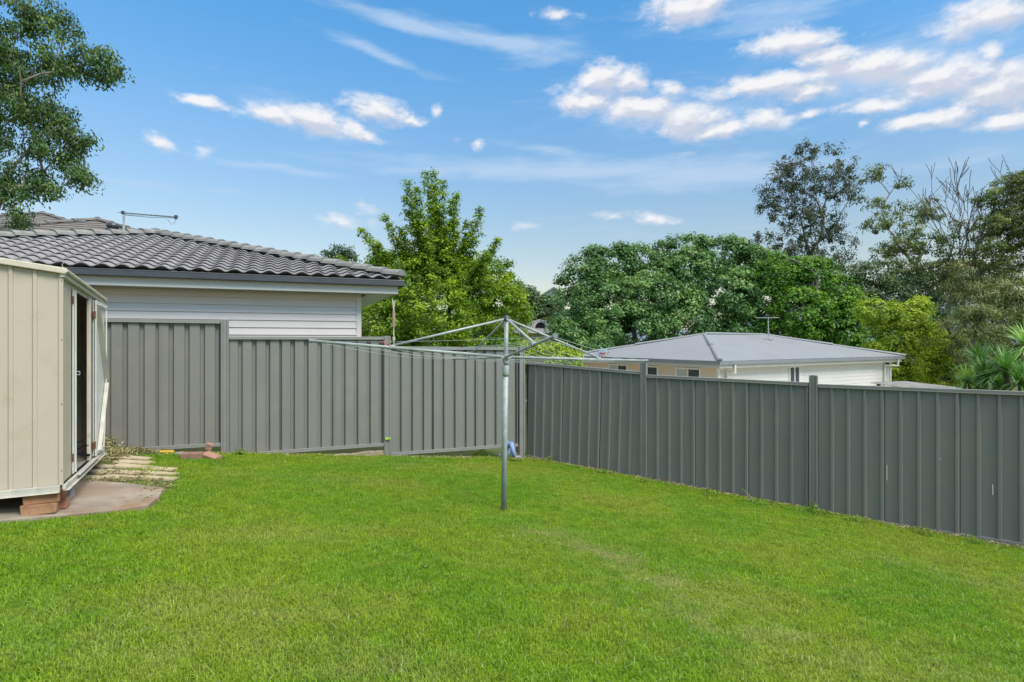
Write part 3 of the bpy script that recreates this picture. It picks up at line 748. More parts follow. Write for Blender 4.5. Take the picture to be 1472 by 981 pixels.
def eaves(root, o, ua, ub, Wd, Dp, zb, oh, gh, fh, mg, mf, ms):
    """gutter, fascia and soffit round a hip roof; o = gutter corner"""
    o, ua, ub = Vector((*o,0)), Vector((*ua,0)), Vector((*ub,0)); Z3 = Vector((0,0,1))
    cs = [o, o+ua*Wd, o+ua*Wd+ub*Dp, o+ub*Dp]; ctr = sum(cs, Vector())/4
    mb = MB(); mf_ = MB()
    for i in range(4):
        a, b = cs[i], cs[(i+1)%4]; d = (b-a).normalized(); inn = Z3.cross(d)
        if inn.dot(ctr-a) < 0: inn = -inn
        zg = Z3*(zb-.02-gh/2)
        mb.beam(a+inn*.055+zg-d*.0, b+inn*.055+zg, .11, gh)
        mb.beam(a+inn*.008+zg+Z3*gh*.5, b+inn*.008+zg+Z3*gh*.5, .022, .022)
        zf = Z3*(zb-.03-fh/2)
        mf_.beam(a+inn*.122+d*.11+zf, b+inn*.122-d*.11+zf, .02, fh)
    mb.build('gutter', mg, root, bevel=.008); mf_.build('fascia', mf, root)
    mb = MB(); i = .115; zz = zb-.03-fh+.012
    P = [o+ua*i+ub*i, o+ua*(Wd-i)+ub*i, o+ua*(Wd-i)+ub*(Dp-i), o+ua*i+ub*(Dp-i)]
    Q = [o+ua*oh+ub*oh, o+ua*(Wd-oh)+ub*oh, o+ua*(Wd-oh)+ub*(Dp-oh), o+ua*oh+ub*(Dp-oh)]
    for k in range(4): mb.quad(P[k]+Z3*zz, P[(k+1)%4]+Z3*zz, Q[(k+1)%4]+Z3*zz, Q[k]+Z3*zz)
    mb.build('soffit', ms, root)

# neighbouring weatherboard house behind the back fence
U = (.9257,.3782); N_ = (-.3782,.9257); mU = (-.9257,-.3782)
oc = Vector((-2.05,11.02))
h1 = thing('weatherboard_house', (-6,12,gz(-6,12)), 'grey weatherboard house with wavy grey tile roof behind the back fence', 'house')
ZB = H+1.17; WD1 = 9.9; DP1 = 15; TP = .273
hiproof(h1, (oc.x+mU[0]*.06+N_[0]*.06, oc.y+mU[1]*.06+N_[1]*.06), mU, N_, WD1-.12, DP1-.12, ZB, TP, 'wave', M['tile'], M['cap'], .15, .37)
eaves(h1, oc, mU, N_, WD1, DP1, ZB, .62, .1, .235, M['gutter'], M['fascia'], M['soffit'])
def pl2(a, b): return (oc.x+mU[0]*a+N_[0]*b, oc.y+mU[1]*a+N_[1]*b)
OA, OB = .80, .52
mb = MB(); lapwall(mb, pl2(OA,OB), pl2(WD1-.62,OB), gz(-6,12)-.8, ZB-.25, .134, (-N_[0],-N_[1]))
lapwall(mb, pl2(OA,OB), pl2(OA,DP1-.62), gz(-6,12)-.8, ZB-.25, .134, U); mb.build('wall', M['siding'], h1)
mb = MB(); q = pl2(OA,OB); mb.box((q[0],q[1],H-.3), (.085,.05,2.7), ((*U,0),(*N_,0),(0,0,1))); mb.box((q[0]+.03*U[0]+.03*N_[0],q[1]+.03*U[1]+.03*N_[1],H-.3), (.045,.085,2.7), ((*U,0),(*N_,0),(0,0,1)))
mb.build('corner_board', M['siding'], h1)
# tv aerial on its hip
def ridge_line(px, py, d): return W(px,py,d)
an = W(178,346,13.0)
mb = MB(); mb.tube([an-Vector((0,0,.1)), W(178,304,13.0)], .022, 8); mb.tube([W(165,341,13.0), W(178,328,13.0)], .008, 5)
ae = mb.build('tv_aerial', M['galv'], h1); ae['label'] = 'rooftop aerial mast with a long latticed boom'
mb = MB(); A_, B_ = W(177,305.5,13.0), W(253,312,13.3); dv = B_-A_
mb.tube([A_, B_], .010, 6); mb.tube([A_-Vector((0,0,.05)), A_.lerp(B_,.55)-Vector((0,0,.055)), B_-Vector((0,0,.02))], .006, 5)
for i in range(22):
    p = A_.lerp(B_, i/21); w_ = .13 if i < 12 else .09
    mb.tube([p+Vector((-.02,-w_,-.025)), p+Vector((.02,w_,.025))], .006, 5)
    if i < 21: mb.tube([p-Vector((0,0,.05*(1-i/24))), A_.lerp(B_, (i+.5)/21), A_.lerp(B_, (i+1)/21)-Vector((0,0,.05*(1-i/24)))], .005, 4)
mb.box(B_, (.05,.05,.09)); mb.tube([B_, B_+Vector((-.03,0,-.13)), B_+Vector((-.1,0,-.17)), B_+Vector((-.2,0,-.05))], .004, 4); mb.box(A_, (.06,.06,.07)); mb.build('boom', M['gutter'], ae)

# taller tiled house behind, with two hips
h2 = thing('tiled_house', (-18,24,gz(-18,24)), 'dark brown tiled house with two hips rising behind the weatherboard house', 'house')
def wing(ap, s, back, m, D_):
    """hip with its front apex at ap; s = half width, going back 'back' metres"""
    u = Vector(U); n = Vector(N_)
    o = Vector((ap.x,ap.y))+(u-n)*s
    z = ap.z-s*m
    hiproof(h2, (o.x,o.y), mU, N_, 2*s, back, z, m, 'flat', M['tile2'], M['tile2'], .12, .8)
    eaves(h2, o, mU, N_, 2*s, back, z, .5, .1, .2, M['gutter'], M['tan'], M['soffit'])
    mb = MB(); A = [(o.x+mU[0]*a+N_[0]*b, o.y+mU[1]*a+N_[1]*b) for a, b in ((.5,.5),(2*s-.5,.5),(2*s-.5,back-.5),(.5,back-.5))]
    mb.prism(A, lambda x,y: gz(x,y)-.5, lambda x,y: z-.2); mb.build('wall', M['tan'], h2)
wing(W(140,316.5,22), 3.7, 9, .39, 22)
wing(W(61,307,27.5), 5.6, 13, .39, 27)
mb = MB(); p = W(162,331,21); mb.tube([p-Vector((0,0,.1)), p+Vector((0,0,.1))], .12, 12); mb.tube([p+Vector((0,0,.1)), p+Vector((0,0,.16)), p+Vector((0,0,.24)), p+Vector((0,0,.27))], [.17,.21,.19,.08], 14)
mb.build('roof_vent', M['gutter'], h2, smooth=False)
mb = MB(); p = W(58,330,24.5); mb.tube([p-Vector((0,0,.1)), p+Vector((0,0,.2))], .06, 10); mb.build('vent_pipe', M['white'], h2)

# pale house beyond the right fence
A2 = (.855,.518); B2 = (-.519,.855)
c2 = W(1035,519.5,22.0); h3 = thing('bungalow', (12,28,gz(12,28)), 'pale bungalow with a low grey metal hip roof beyond the right fence', 'house')
c2v = Vector((c2.x,c2.y)); A2v, B2v = Vector(A2), Vector(B2)
Z2 = c2.z+.02
hiproof(h3, (c2.x,c2.y), A2, B2, 14.15, 9.5, Z2, .235, 'metal', M['metalroof'], M['metalroof'], .10, 3)
eaves(h3, c2v, A2, B2, 14.15, 9.5, Z2, .5, .13, .26, M['gutter2'], M['fascia'], M['soffit'])
def p3(a, b): q = c2v+A2v*a+B2v*b; return (q.x,q.y)
zt = Z2-.26
mb = MB(); lapwall(mb, p3(.5,.5), p3(13.65,.5), gz(12,28)-1, zt, .17, (-B2[0],-B2[1]), .016); lapwall(mb, p3(13.65,.5), p3(13.65,9), gz(12,28)-1.5, zt, .17, A2, .016)
mb.build('wall', M['siding2'], h3)
mb = MB(); lapwall(mb, p3(.5,.5), p3(.5,9), gz(12,28)-1, zt, .17, (-A2[0],-A2[1]), .016); mb.build('wall', M['siding3'], h3)['label'] = 'peach coloured end wall'
for a, b in ((.5,.5),(13.65,.5),(.5,9)):
    q = p3(a,b); MB().box((q[0],q[1],zt-1.3), (.12,.12,2.6), ((*A2,0),(*B2,0),(0,0,1))).build('corner_board', M['pipe'], h3)
def downpipe(a, b):
    q0 = p3(a,b)
    pa = Vector((*p3(a, .06),Z2-.16)); pb = pa-Vector((0,0,.35)); pc = Vector((*p3(a-.55 if a > 5 else a-.0,.42),Z2-.45)); 
    m_ = MB(); m_.tube([pa,pb], .05, 8); m_.tube([pb+Vector((0,0,.03)), pc], .045, 8); m_.tube([pc, pc-Vector((0,0,2.3))], .045, 8); m_.build('downpipe', M['pipe'], h3)
downpipe(13.55,.5); downpipe(.95,.5)
def window(pa, pb, z0, z1, nrm, split=True, dark=(1,1)):
    pa, pb = Vector((*pa,0)), Vector((*pb,0)); n = Vector((*nrm,0)); u = (pb-pa).normalized(); up = Vector((0,0,1)); L_ = (pb-pa).length
    m_ = MB(); c = (pa+pb)/2+n*.03
    for z in (z0,z1): m_.box(c+up*z, (L_+.08,.06,.06), (u,n,up))
    for q in (pa,pb)+(((pa+pb)/2,) if split else ()): m_.box(q+n*.03+up*(z0+z1)/2, (.05,.058,z1-z0-.05), (u,n,up))
    w = m_.build('window', M['white'], h3)
    for k in range(2 if split else 1):
        q0, q1 = (pa.lerp(pb,k/2), pa.lerp(pb,(k+1)/2)) if split else (pa,pb)
        MB().box((q0+q1)/2+n*.018+up*(z0+z1)/2, ((q1-q0).length-.05,.02,z1-z0-.06), (u,n,up)).build('pane', M['glass'] if dark[k] else M['curtain'], w)
def alongleft(px):            # distance along the end wall seen at px
    k = (px-CX)/F; o = c2v+A2v*.5
    return (k*o.y-o.x)/(B2v.x-k*B2v.y)
def alongright(px):
    k = (px-CX)/F; o = c2v+B2v*.5
    return (k*o.y-o.x)/(A2v.x-k*A2v.y)
nl = (-A2[0],-A2[1]); nr = (-B2[0],-B2[1])
for x0, x1, dk in ((973,1007,(1,0)),(927,946,(1,1)),(876,902,(1,0))):
    b0, b1 = alongleft(x1), alongleft(x0); window(p3(.5,b0), p3(.5,b1), zt-1.2, zt-.12, nl, x1-x0 > 20, dk)
a0, a1 = alongright(1134), alongright(1148); window(p3(a0,.5), p3(a1,.5), zt-1.3, zt-.1, nr, True, (1,1))
mb = MB(); mb.prism([p3(-3,-3.2),p3(17,-3.2),p3(17,.4),p3(.45,.4),p3(.45,11),p3(-3,11)], lambda x,y: gz(x,y)-.1, lambda x,y: gz(x,y)+.05)  # pale ground sheet added to bounce neutral light onto the bungalow walls
tag(mb.build('bounce_sheet', M['bounce']), kind='structure')
# carport stub at its left end
mb = MB(); q = p3(.5,9.2); 
for b in (10.5,): 
    q = p3(.7,b); mb.tube([(q[0],q[1],gz(*q)-.2),(q[0],q[1],zt+.1)], .06, 8)
mb.beam((*p3(.55,9),zt-.02), (*p3(.55,11.6),zt-.02), .08, .16); mb.build('carport_frame', M['white'], h3)
mb = MB(); mb.add([(*p3(.2,9),zt+.12),(*p3(5,9),zt+.12),(*p3(5,11.8),zt+.05),(*p3(.2,11.8),zt+.05)], [(0,1,2,3)]); mb.build('carport_roof', M['metalroof'], h3)
mb = MB(); q = p3(13.3,.44); mb.box((q[0],q[1],zt-.12), (.12,.1,.08)); mb.tube([(q[0],q[1],zt-.14),(q[0]-.1,q[1]-.15,zt-.2)], .05, 8); mb.build('security_light', M['black'], h3)
# aerial on the bungalow
p = c2v+A2v*8.0+B2v*3.5; zz = Z2+.235*3.5
an = Vector((p.x,p.y,zz)); k_ = (1086-CX)/F
mb = MB(); mb.tube([an, an+Vector((0,0,1.15))], .025, 8); mb.box(an+Vector((0,0,.03)), (.4,.2,.05)); mb.tube([an+Vector((.25,-.1,0)), an+Vector((0,0,.45))], .012, 5)
ae = mb.build('tv_aerial', M['galv'], h3); ae['label'] = 'small T shaped rooftop aerial'
mb = MB(); t_ = an+Vector((0,0,1.12)); mb.tube([t_+Vector((-.55,.1,0)), t_+Vector((.5,-.1,0))], .02, 6)
for k in range(9):
    q = t_+Vector((-.5+.12*k,.09-.022*k,.01)); mb.tube([q-Vector((.02,.16,0)), q+Vector((.02,.16,0))], .008, 4)
mb.build('boom', M['galv'], ae)

# small corrugated lean-to past the right fence
sd = thing('lean_to', W(1355,600,15), 'low weathered corrugated lean-to roof beyond the right fence beside the spiky palms', 'lean-to')
mb = MB(); A_ = W(1338,561,14.5); 
ux, uy = Vector((.9,.35,0)), Vector((-.35,.9,.05)); n_ = 80; vs = []
for i in range(n_+1):
    q = A_+ux*(1.5*i/n_)+Vector((0,0,.014*math.sin(i*2.2))); vs += [q, q+uy*1.7]
mb.add(vs, [(2*i,2*i+2,2*i+3,2*i+1) for i in range(n_)]); mb.build('roof', M['oldroof'], sd)
mb = MB(); 
for a, b in ((.1,.1),(1.4,.1),(.1,1.5),(1.4,1.5)):
    q = A_+ux*a+uy*b; mb.tube([(q.x,q.y,gz(q.x,q.y)-.1), (q.x,q.y,q.z-.02)], .05, 6)
mb.beam(A_+ux*.05+uy*.1-Vector((0,0,.06)), A_+ux*1.45+uy*.1-Vector((0,0,.06)), .05, .1); mb.build('frame', M['timber'], sd)

# far houses in the gap between the trees
f1 = thing('far_cottage', W(782,520,62), 'small distant cottage with grey roof and black satellite dish in the gap between trees', 'house')
q = W(790,479,56); zb = q.z
hiproof(f1, (q.x-5.0,q.y), (1,0), (0,1), 8.5, 8.5, zb, .33, 'flat', M['farroof'], M['farroof'], .15, .6)
mb = MB(); mb.prism([(q.x-4.5,q.y+.5),(q.x+3.0,q.y+.5),(q.x+3.0,q.y+8),(q.x-4.5,q.y+8)], lambda x,y: gz(x,y)-1, lambda x,y: zb-.02); mb.build('wall', M['tan'], f1)
for x0, x1 in ((-3.6,-2.4),(-.4,.4)): MB().box((q.x+(x0+x1)/2, q.y+.48, zb-1.2), (x1-x0,.08,1.0)).build('window', M['glass'], f1)
dp = W(777,470,57.5); mb = MB(); nrm_ = Vector((-.2,-1,.3)).normalized(); sd_ = nrm_.orthogonal().normalized(); od = nrm_.cross(sd_)
vs = [dp-nrm_*.12]
for rr_, hh in ((.3,-.05),(.52,.05)):
    for k in range(14): t = 2*math.pi*k/14; vs.append(dp+(sd_*math.cos(t)+od*math.sin(t))*rr_+nrm_*hh)
mb.add(vs, [(0,1+k,1+(k+1)%14) for k in range(14)]+[(1+k,15+k,15+(k+1)%14,1+(k+1)%14) for k in range(14)]); mb.tube([dp, dp-Vector((0,-.3,.8))], .05, 6)
mb.build('satellite_dish', M['black'], f1)
f2 = thing('far_brick_house', W(800,480,120), 'tall orange brick house with pale gable far away between the trees', 'house')
ap = W(796,412,120); eL = W(777,424,120); hw = ap.x-eL.x
mb = MB(); zc = eL.z; mb.prism([(eL.x+.6,120.5),(ap.x+hw-.6,120.5),(ap.x+hw-.6,130),(eL.x+.6,130)], lambda x,y: gz(x,y)-2, lambda x,y: zc-.3); mb.build('wall', M['orangebrick'], f2)
mb = MB(); mb.add([(eL.x+.4,120.4,zc-.3),(ap.x+hw-.4,120.4,zc-.3),(ap.x+hw-.4,120.4,zc),(ap.x,120.4,ap.z-.25),(eL.x+.4,120.4,zc)], [(0,1,2,3,4)]); mb.build('gable', M['palegable'], f2)
mb = MB(); 
for s in (-1,1):
    e_ = ap.x+s*hw; mb.beam((e_,125,zc+.0), (ap.x,125,ap.z), 11, .2, (0,0,1)) if False else mb.add([(e_,119.6,zc),(ap.x,119.6,ap.z),(ap.x,131,ap.z),(e_,131,zc),(e_,119.6,zc-.3),(ap.x,119.6,ap.z-.3),(ap.x,131,ap.z-.3),(e_,131,zc-.3)], [(0,1,2,3),(4,7,6,5),(0,4,5,1),(0,3,7,4)])
mb.build('roof', M['farroof'], f2)
MB().box((ap.x-1.2,120.45,zc-3.3), (1.2,.1,1.3)).build('window', M['glass'], f2); MB().box((ap.x+1.4,120.45,zc-1.2), (.9,.1,1.0)).build('window', M['glass'], f2)

# ---------------------------------------------------------------- trees
def leaves(name, cents, rads, nper, size, aspect, mat, parent, seed, flat=.65, outc=None, upb=.6, droop=0., jitter=1.0, shell=0.):
    rng = np.random.RandomState(seed); nc = len(cents)
    nper = np.asarray(nper if hasattr(nper,'__len__') else [nper]*nc)
    idx = np.repeat(np.arange(nc), nper); n = len(idx)
    g = rng.normal(size=(n,3)); g /= np.linalg.norm(g,axis=1,keepdims=True)+1e-9
    rr = (shell+(1-shell)*rng.rand(n)**.5)[:,None]
    off = g*rr*np.array([1,1,flat])*rads[idx][:,None]
    P = cents[idx]+off
    nr = rng.normal(size=(n,3))*jitter*.6+g*.8+np.array([0,0,upb])
    if outc is not None:
        o = P-outc[idx]; o /= np.linalg.norm(o,axis=1,keepdims=True)+1e-9; nr += o*.8
    nr /= np.linalg.norm(nr,axis=1,keepdims=True)+1e-9
    t = rng.normal(size=(n,3))+np.array([0,0,-droop]); t -= nr*(t*nr).sum(1,keepdims=True); t /= np.linalg.norm(t,axis=1,keepdims=True)+1e-9
    if droop:
        t = t*.6+np.array([0,0,-droop])*.4; t /= np.linalg.norm(t,axis=1,keepdims=True)+1e-9
    b = np.cross(nr,t); b /= np.linalg.norm(b,axis=1,keepdims=True)+1e-9
    ln = size*rng.uniform(.6,1.3,n)[:,None]; wd = ln*aspect
    nb_ = np.cross(t,b)
    v0 = P; v1 = P+t*ln*.45+b*wd*.5+nb_*wd*.12; v2 = P+t*ln; v3 = P+t*ln*.45-b*wd*.5+nb_*wd*.12
    V = np.stack([v0,v1,v2,v3],1).reshape(-1,3); a = np.arange(n)*4
    Q = np.stack([a,a+1,a+2,a+3],1)
    cr = rng.rand(nc)
    org = origin(parent)
    return npmesh(name, V, Q, mat, {'leaf_rand':('FACE',rng.rand(n)), 'clump_rand':('FACE',cr[idx])}, parent, org)

def skeleton(trunk, targets, r_trunk, r_tip=.012, seed=1, wob=.06, seg=.6, lowpen=1.0):
    rng = random.Random(seed)
    nodes = [Vector(p) for p in trunk]; par = [-1]+list(range(len(trunk)-1)); chains = [list(range(len(trunk)))]
    base = nodes[0]; ts = sorted(targets, key=lambda t: (Vector(t)-base).length); pathl = [0]
    for i in range(1,len(nodes)): pathl.append(pathl[-1]+(nodes[i]-nodes[i-1]).length)
    arr = [tuple(n) for n in nodes]
    for t in ts:
        t = Vector(t); A = np.array(arr); T = np.array(t)
        dv = T-A; dist = np.linalg.norm(dv,axis=1)+1e-6
        upc = dv[:,2]/dist
        cost = dist*(1+lowpen*np.clip(.35-upc,0,2))+.25*np.array(pathl)
        cost[:max(1,len(trunk)//3)] += 3
        j = int(cost.argmin()); p = nodes[j]; L_ = (t-p).length; k = max(2, int(L_/seg)+1); ch = [j]
        pj = nodes[par[j]] if par[j] >= 0 else p-Vector((0,0,1))
        d0 = (p-pj).normalized(); c1 = p.lerp(t,.4)+(d0*.5+Vector((0,0,.5)))*L_*.14
        for q in range(1,k+1):
            f = q/k; pt = p*(1-f)**2+c1*2*f*(1-f)+t*f*f
            w = wob*min(L_,2)*.5*(1-abs(2*f-1))
            pt = pt+Vector((rng.uniform(-w,w),rng.uniform(-w,w),rng.uniform(-w,w)*.6))
            nodes.append(pt); arr.append(tuple(pt)); par.append(ch[-1]); ch.append(len(nodes)-1); pathl.append(pathl[par[-1]]+(pt-nodes[par[-1]]).length)
        chains.append(ch)
    n = len(nodes); s = [0.]*n; kids = [0]*n
    for i in range(1,n): kids[par[i]] += 1
    for i in range(n-1,-1,-1):
        if kids[i] == 0: s[i] += 1
        if par[i] >= 0: s[par[i]] += s[i]
    tot = max(s[0],1); rad = [max(r_tip, r_trunk*(x/tot)**.55) for x in s]
    mb = MB()
    for ci, ch in enumerate(chains):
        r = [rad[i] for i in ch]
        if ci > 0: r[0] = min(r[0], r[1]*1.25)
        if ci == 0: r[0] *= 1.3
        mb.tube([nodes[i] for i in ch], r, 8 if r[0] > .06 else 5, False)
    return mb

def blob_clumps(blobs, D, n, seed, shell=.55, ddepth=1.0, front=0.):
    """blobs (px,py,rx,ry[,dD]) -> clump centres inside real ellipsoids round depth D"""
    rng = np.random.RandomState(seed); wts = np.array([b[2]*b[3] for b in blobs], float); wts /= wts.sum()
    out = []; cen = []
    for i in rng.choice(len(blobs), n, p=wts):
        b = blobs[i]; dd = b[4] if len(b) > 4 else 0; m = D/F
        g = rng.normal(size=3); g /= np.linalg.norm(g); r = (shell**3+(1-shell**3)*rng.rand())**(1/3)
        if front and g[1] > 0 and rng.rand() < front: g[1] *= -1
        c = W(b[0], b[1], D+dd)
        out.append((c.x+g[0]*r*b[2]*m, c.y+g[1]*r*(b[2]+b[3])/2*m*ddepth, c.z+g[2]*r*b[3]*m)); cen.append((c.x,c.y,c.z))
    return np.array(out), np.array(cen)

def tree(name, label, cat, basepx, D, blobs, n, cr, nper, lsize, asp, lm, bark, rt, seed, shell=.55, ddepth=1., trunk=None, group=None, nsk=60, flat=.65, upb=.6, droop=0., extra=None, lowpen=1.0, front=0., jitter=1.0, tip=.012, wob=.07, crvar=.3, zmin=None):
    bx = (basepx-CX)/F*D; b0 = Vector((bx, D, gz(bx,D)-.15))
    root = thing(name, b0, label, cat, group)
    cl, cen = blob_clumps(blobs, D, n, seed, shell, ddepth, front)
    if extra is not None:
        cl = np.concatenate([cl, extra[0]]); cen = np.concatenate([cen, extra[1]])
    gzv = np.array([gz(c[0],c[1]) for c in cl]); keep = cl[:,2] > gzv+.3; cl, cen = cl[keep], cen[keep]
    rng = np.random.RandomState(seed+5); rads = cr*(1+crvar*rng.uniform(-1,1,len(cl)))
    if extra is not None: rads[-len(extra[0]):] *= .62; nper = np.concatenate([np.full(len(cl)-len(extra[0]),nper), np.full(len(extra[0]),int(nper*.42))])
    if trunk is None:
        topz_ = np.mean(cl[:,2]); cx_, cy_ = np.mean(cl[:,0]), np.mean(cl[:,1])
        t2 = Vector((cx_,cy_,topz_)); trunk = [b0, b0.lerp(t2,.25)+Vector((.1,0,.1)), b0.lerp(t2,.5)+Vector((-.08,.05,.1)), b0.lerp(t2,.75)]
    else: trunk = [b0]+[W(*p) for p in trunk]
    sel = rng.choice(len(cl), min(nsk,len(cl)), replace=False)
    skeleton(trunk, [tuple(cl[i]) for i in sel], rt, tip, seed, lowpen=lowpen, wob=wob).build('trunk', bark, root, smooth=True)
    leaves('crown', cl, rads, nper, lsize, asp, lm, root, seed, flat, cen, upb, droop, jitter)
    return root

# 1. gum over the left edge
tree('gum_tree', 'tall gum tree reaching in over the rooftops at the left edge', 'tree', -60, 15.5,
     [(15,45,55,50),(62,28,32,28),(95,40,22,20),(130,92,36,24),(158,88,20,22),(150,112,18,9),(90,90,40,26),(45,105,50,34),(25,150,45,30),(80,165,26,22),(95,190,38,20),(120,205,24,12),(60,215,50,32),(110,250,26,18),(30,265,40,30),(70,270,22,16),(25,315,22,20),(-60,120,80,120),(-100,40,80,80)],
     640, .32, 74, .105, .42, L['gum'], M['gumbark'], .10, 11, .1, .9, [(-30,330,15.5),(-5,300,15.5),(-22,200,15.5),(-20,100,15.5)], nsk=110, droop=.9, flat=.85, upb=.3, jitter=1.3)
# 2. bright fountain-shaped tree behind the clothesline
rng = np.random.RandomState(2); ex = []; exr = []
D2 = 19.5
for (tx, ty, wd) in ((520,332,1.),(553,312,1.),(583,285,1.1),(598,272,1.),(622,268,1.3),(612,250,.5),(650,292,1.1),(655,280,.6),(690,302,1.),(672,320,1.),(716,345,1.),(735,395,1.),(492,395,1.),(540,350,1.2),(640,330,1.2),(603,320,1.3),(575,330,1.2),(668,350,1.2),(700,365,1.1),(488,372,.6),(624,247,.3),(636,262,.5),(585,262,.3)):
    bx_, by_ = 640+(tx-640)*.25, 470
    dd = rng.uniform(-1.6,1.2)
    for k in range(22):
        f = .3+.7*k/21
        r = (1-f)*.75*wd+.05
        q = W(bx_+(tx-bx_)*f, by_+(ty-by_)*f - 6*math.sin(f*3), D2+dd*f)
        for _ in range(4 if f < .8 else 2):
            e = rng.normal(size=3)*r*.36; ex.append((q.x+e[0], q.y+e[1], q.z+e[2]))
ex = np.array(ex); exc = np.array([tuple(W(640,480,D2))]*len(ex))
tree('leafy_tree', 'bright green tree with upright leafy shoots behind the clothesline', 'tree', 640, D2,
     [(560,392,48,30,.3),(700,400,44,36,.3),(620,385,50,36,.2),(515,415,30,26,0),(740,455,26,40,.5),(540,420,45,40,-.5),(600,420,55,45,-.8),(560,470,48,38,-1.2),(630,450,55,45,-1.5),(690,420,48,42,-.3),(720,440,38,40,0),(690,480,60,34,-1.),(610,490,60,34,-1.5),(500,400,26,22,.5),(550,385,34,24,0),(740,430,24,26,1),(570,520,70,40,-1),(680,530,70,40,-1),(640,540,70,50,-.5)],
     900, .30, 74, .10, .55, L['bright'], M['bark'], .1, 21, .6, .9, [(642,560,D2),(645,470,D2),(648,400,D2)], nsk=30, extra=(ex,exc), upb=.8, lowpen=1.5, crvar=.35)
# 3. small gum peeping over the tiled roof
tree('gum_tree', 'small dark gum crown peeping over the weatherboard house roof', 'tree', 480, 42, [(484,362,20,9),(462,374,16,7),(500,368,14,10),(480,385,30,14),(480,420,24,26)], 90, .45, 60, .2, .4, L['dark'], M['greybark'], .2, 31, .4, group='trees beyond the fences')
# 4. wide dark tree
D4 = 43
tree('camphor_tree', 'broad dark green tree forming the big rounded canopy behind the bungalow', 'tree', 930, D4,
     [(845,405,42,40,0),(830,450,38,44,-1),(880,385,45,34,0),(870,440,52,42,-2),(930,390,50,40,0),(980,370,45,34,0),(940,430,55,38,-3),(985,400,50,40,-1),(1040,375,48,36,0),(1035,425,52,45,-2),(900,470,55,34,-4),(845,485,48,30,-2),(980,465,50,34,-3),(1080,390,42,38,.5),(1090,440,40,44,-1),(1060,480,44,26,-2),(855,365,14,10,0),(890,358,18,10,0),(1015,350,20,10,0),(955,355,14,10,0),(1060,352,24,12,0)],
     1100, .62, 78, .24, .55, L['camphor'], M['bark'], .5, 41, .72, .8, nsk=70, front=.5, upb=.7, tip=.02)
# 5. brighter tree joined to its right
tree('camphor_tree', 'glossy bright green tree at the right end of the big canopy behind the bungalow', 'tree', 1160, 41,
     [(1120,395,36,34,0),(1160,405,42,36,0),(1190,425,38,36,-.5),(1150,450,45,40,-1.5),(1200,465,36,34,-1),(1130,480,40,28,-1),(1215,490,26,30,-1),(1180,380,14,10,0),(1222,440,18,18,0)],
     430, .58, 78, .23, .55, L['midgreen'], M['bark'], .4, 51, .7, .8, nsk=50, front=.5, upb=.7, tip=.02)
# 6. tall airy grey-green tree
D6 = 52
tree('she_oak', 'tall thin grey-green tree standing above the canopy with open see-through branches', 'tree', 1165, D6,
     [(1120,270,34,26),(1130,235,18,18),(1165,215,22,12),(1195,212,20,10),(1150,255,30,26),(1190,260,32,34),(1218,245,14,24),(1225,275,12,22),(1110,300,22,20),(1150,310,34,30),(1185,320,30,34),(1210,350,18,34),(1140,350,34,26),(1095,340,18,16),(1180,375,34,24),(1120,370,30,20)],
     420, .5, 46, .26, .34, L['oak'], M['greybark'], .2, 61, .0, 1., [(1162,420,D6),(1164,370,D6),(1150,310,D6)], nsk=130, flat=.9, droop=.5, upb=.2, tip=.03, crvar=.6)
# 7. spreading gum
D7 = 48
tree('gum_tree', 'spreading gum with pale forked limbs between the tall thin tree and the dead tree', 'tree', 1345, D7,
     [(1262,248,22,10),(1300,262,16,8),(1245,262,14,12),(1250,290,22,12),(1290,300,26,16),(1262,320,24,14),(1310,330,24,20),(1335,300,18,26),(1300,350,32,20),(1275,365,22,14),(1340,350,26,24),(1380,330,20,20),(1410,340,20,24),(1380,370,34,20),(1320,385,36,16),(1300,390,60,20),(1400,395,50,20),(1360,400,60,20),(1440,395,40,20)],
     420, .55, 52, .24, .38, L['olive'], M['gumbark'], .2, 71, .0, 1., [(1345,470,D7),(1342,430,D7),(1318,385,D7),(1285,345,D7)], nsk=120, flat=.6, droop=.3, upb=.4, tip=.03, lowpen=.6, crvar=.6)
# 8. gum on the right edge
tree('gum_tree', 'dense olive gum crown at the far right edge of the view', 'tree', 1470, 44,
     [(1450,270,30,16),(1475,262,30,16),(1425,285,22,14),(1465,300,32,20),(1430,320,22,18),(1470,340,34,24),(1500,300,60,60),(1435,360,26,22),(1530,360,60,60)],
     420, .52, 70, .22, .42, L['olive'], M['gumbark'], .18, 81, .3, 1., nsk=90, flat=.6, upb=.5, tip=.03)
# 9. dead tree
D9 = 46
dt = thing('dead_tree', W(1385,560,D9), 'bare dead tree with fine leafless twigs against the sky', 'tree'); mb = MB(); rr = random.Random(12)
def bare(p, d, L_, r, depth):
    n = 5; pts = [p]; rad = [r]; q = p
    for i in range(n):
        d = (d+Vector((rr.uniform(-.13,.13),rr.uniform(-.13,.13),rr.uniform(-.03,.09)))).normalized(); q = q+d*L_/n; pts.append(q); rad.append(r*(1-.4*(i+1)/n))
    mb.tube(pts, [max(.019,x) for x in rad], 6 if depth < 2 else 4, False)
    if depth >= 5: return
    for k in range(2 if depth < 2 else rr.choice((2,2,3))):
        j = -1 if k == 0 else rr.choice((2,3,4))
        dn = (d+Vector((rr.uniform(.25,.8)*rr.choice((-1,1)),rr.uniform(-.4,.4),rr.uniform(.0,.3)))).normalized()
        bare(pts[j], dn if k else (d+Vector((rr.uniform(-.3,.3),0,0))).normalized(), L_*rr.uniform(.6,.85), rad[j]*.72, depth+1)
b0 = W(1388,560,D9); b0.z = gz(b0.x,b0.y); b1 = W(1385,440,D9)
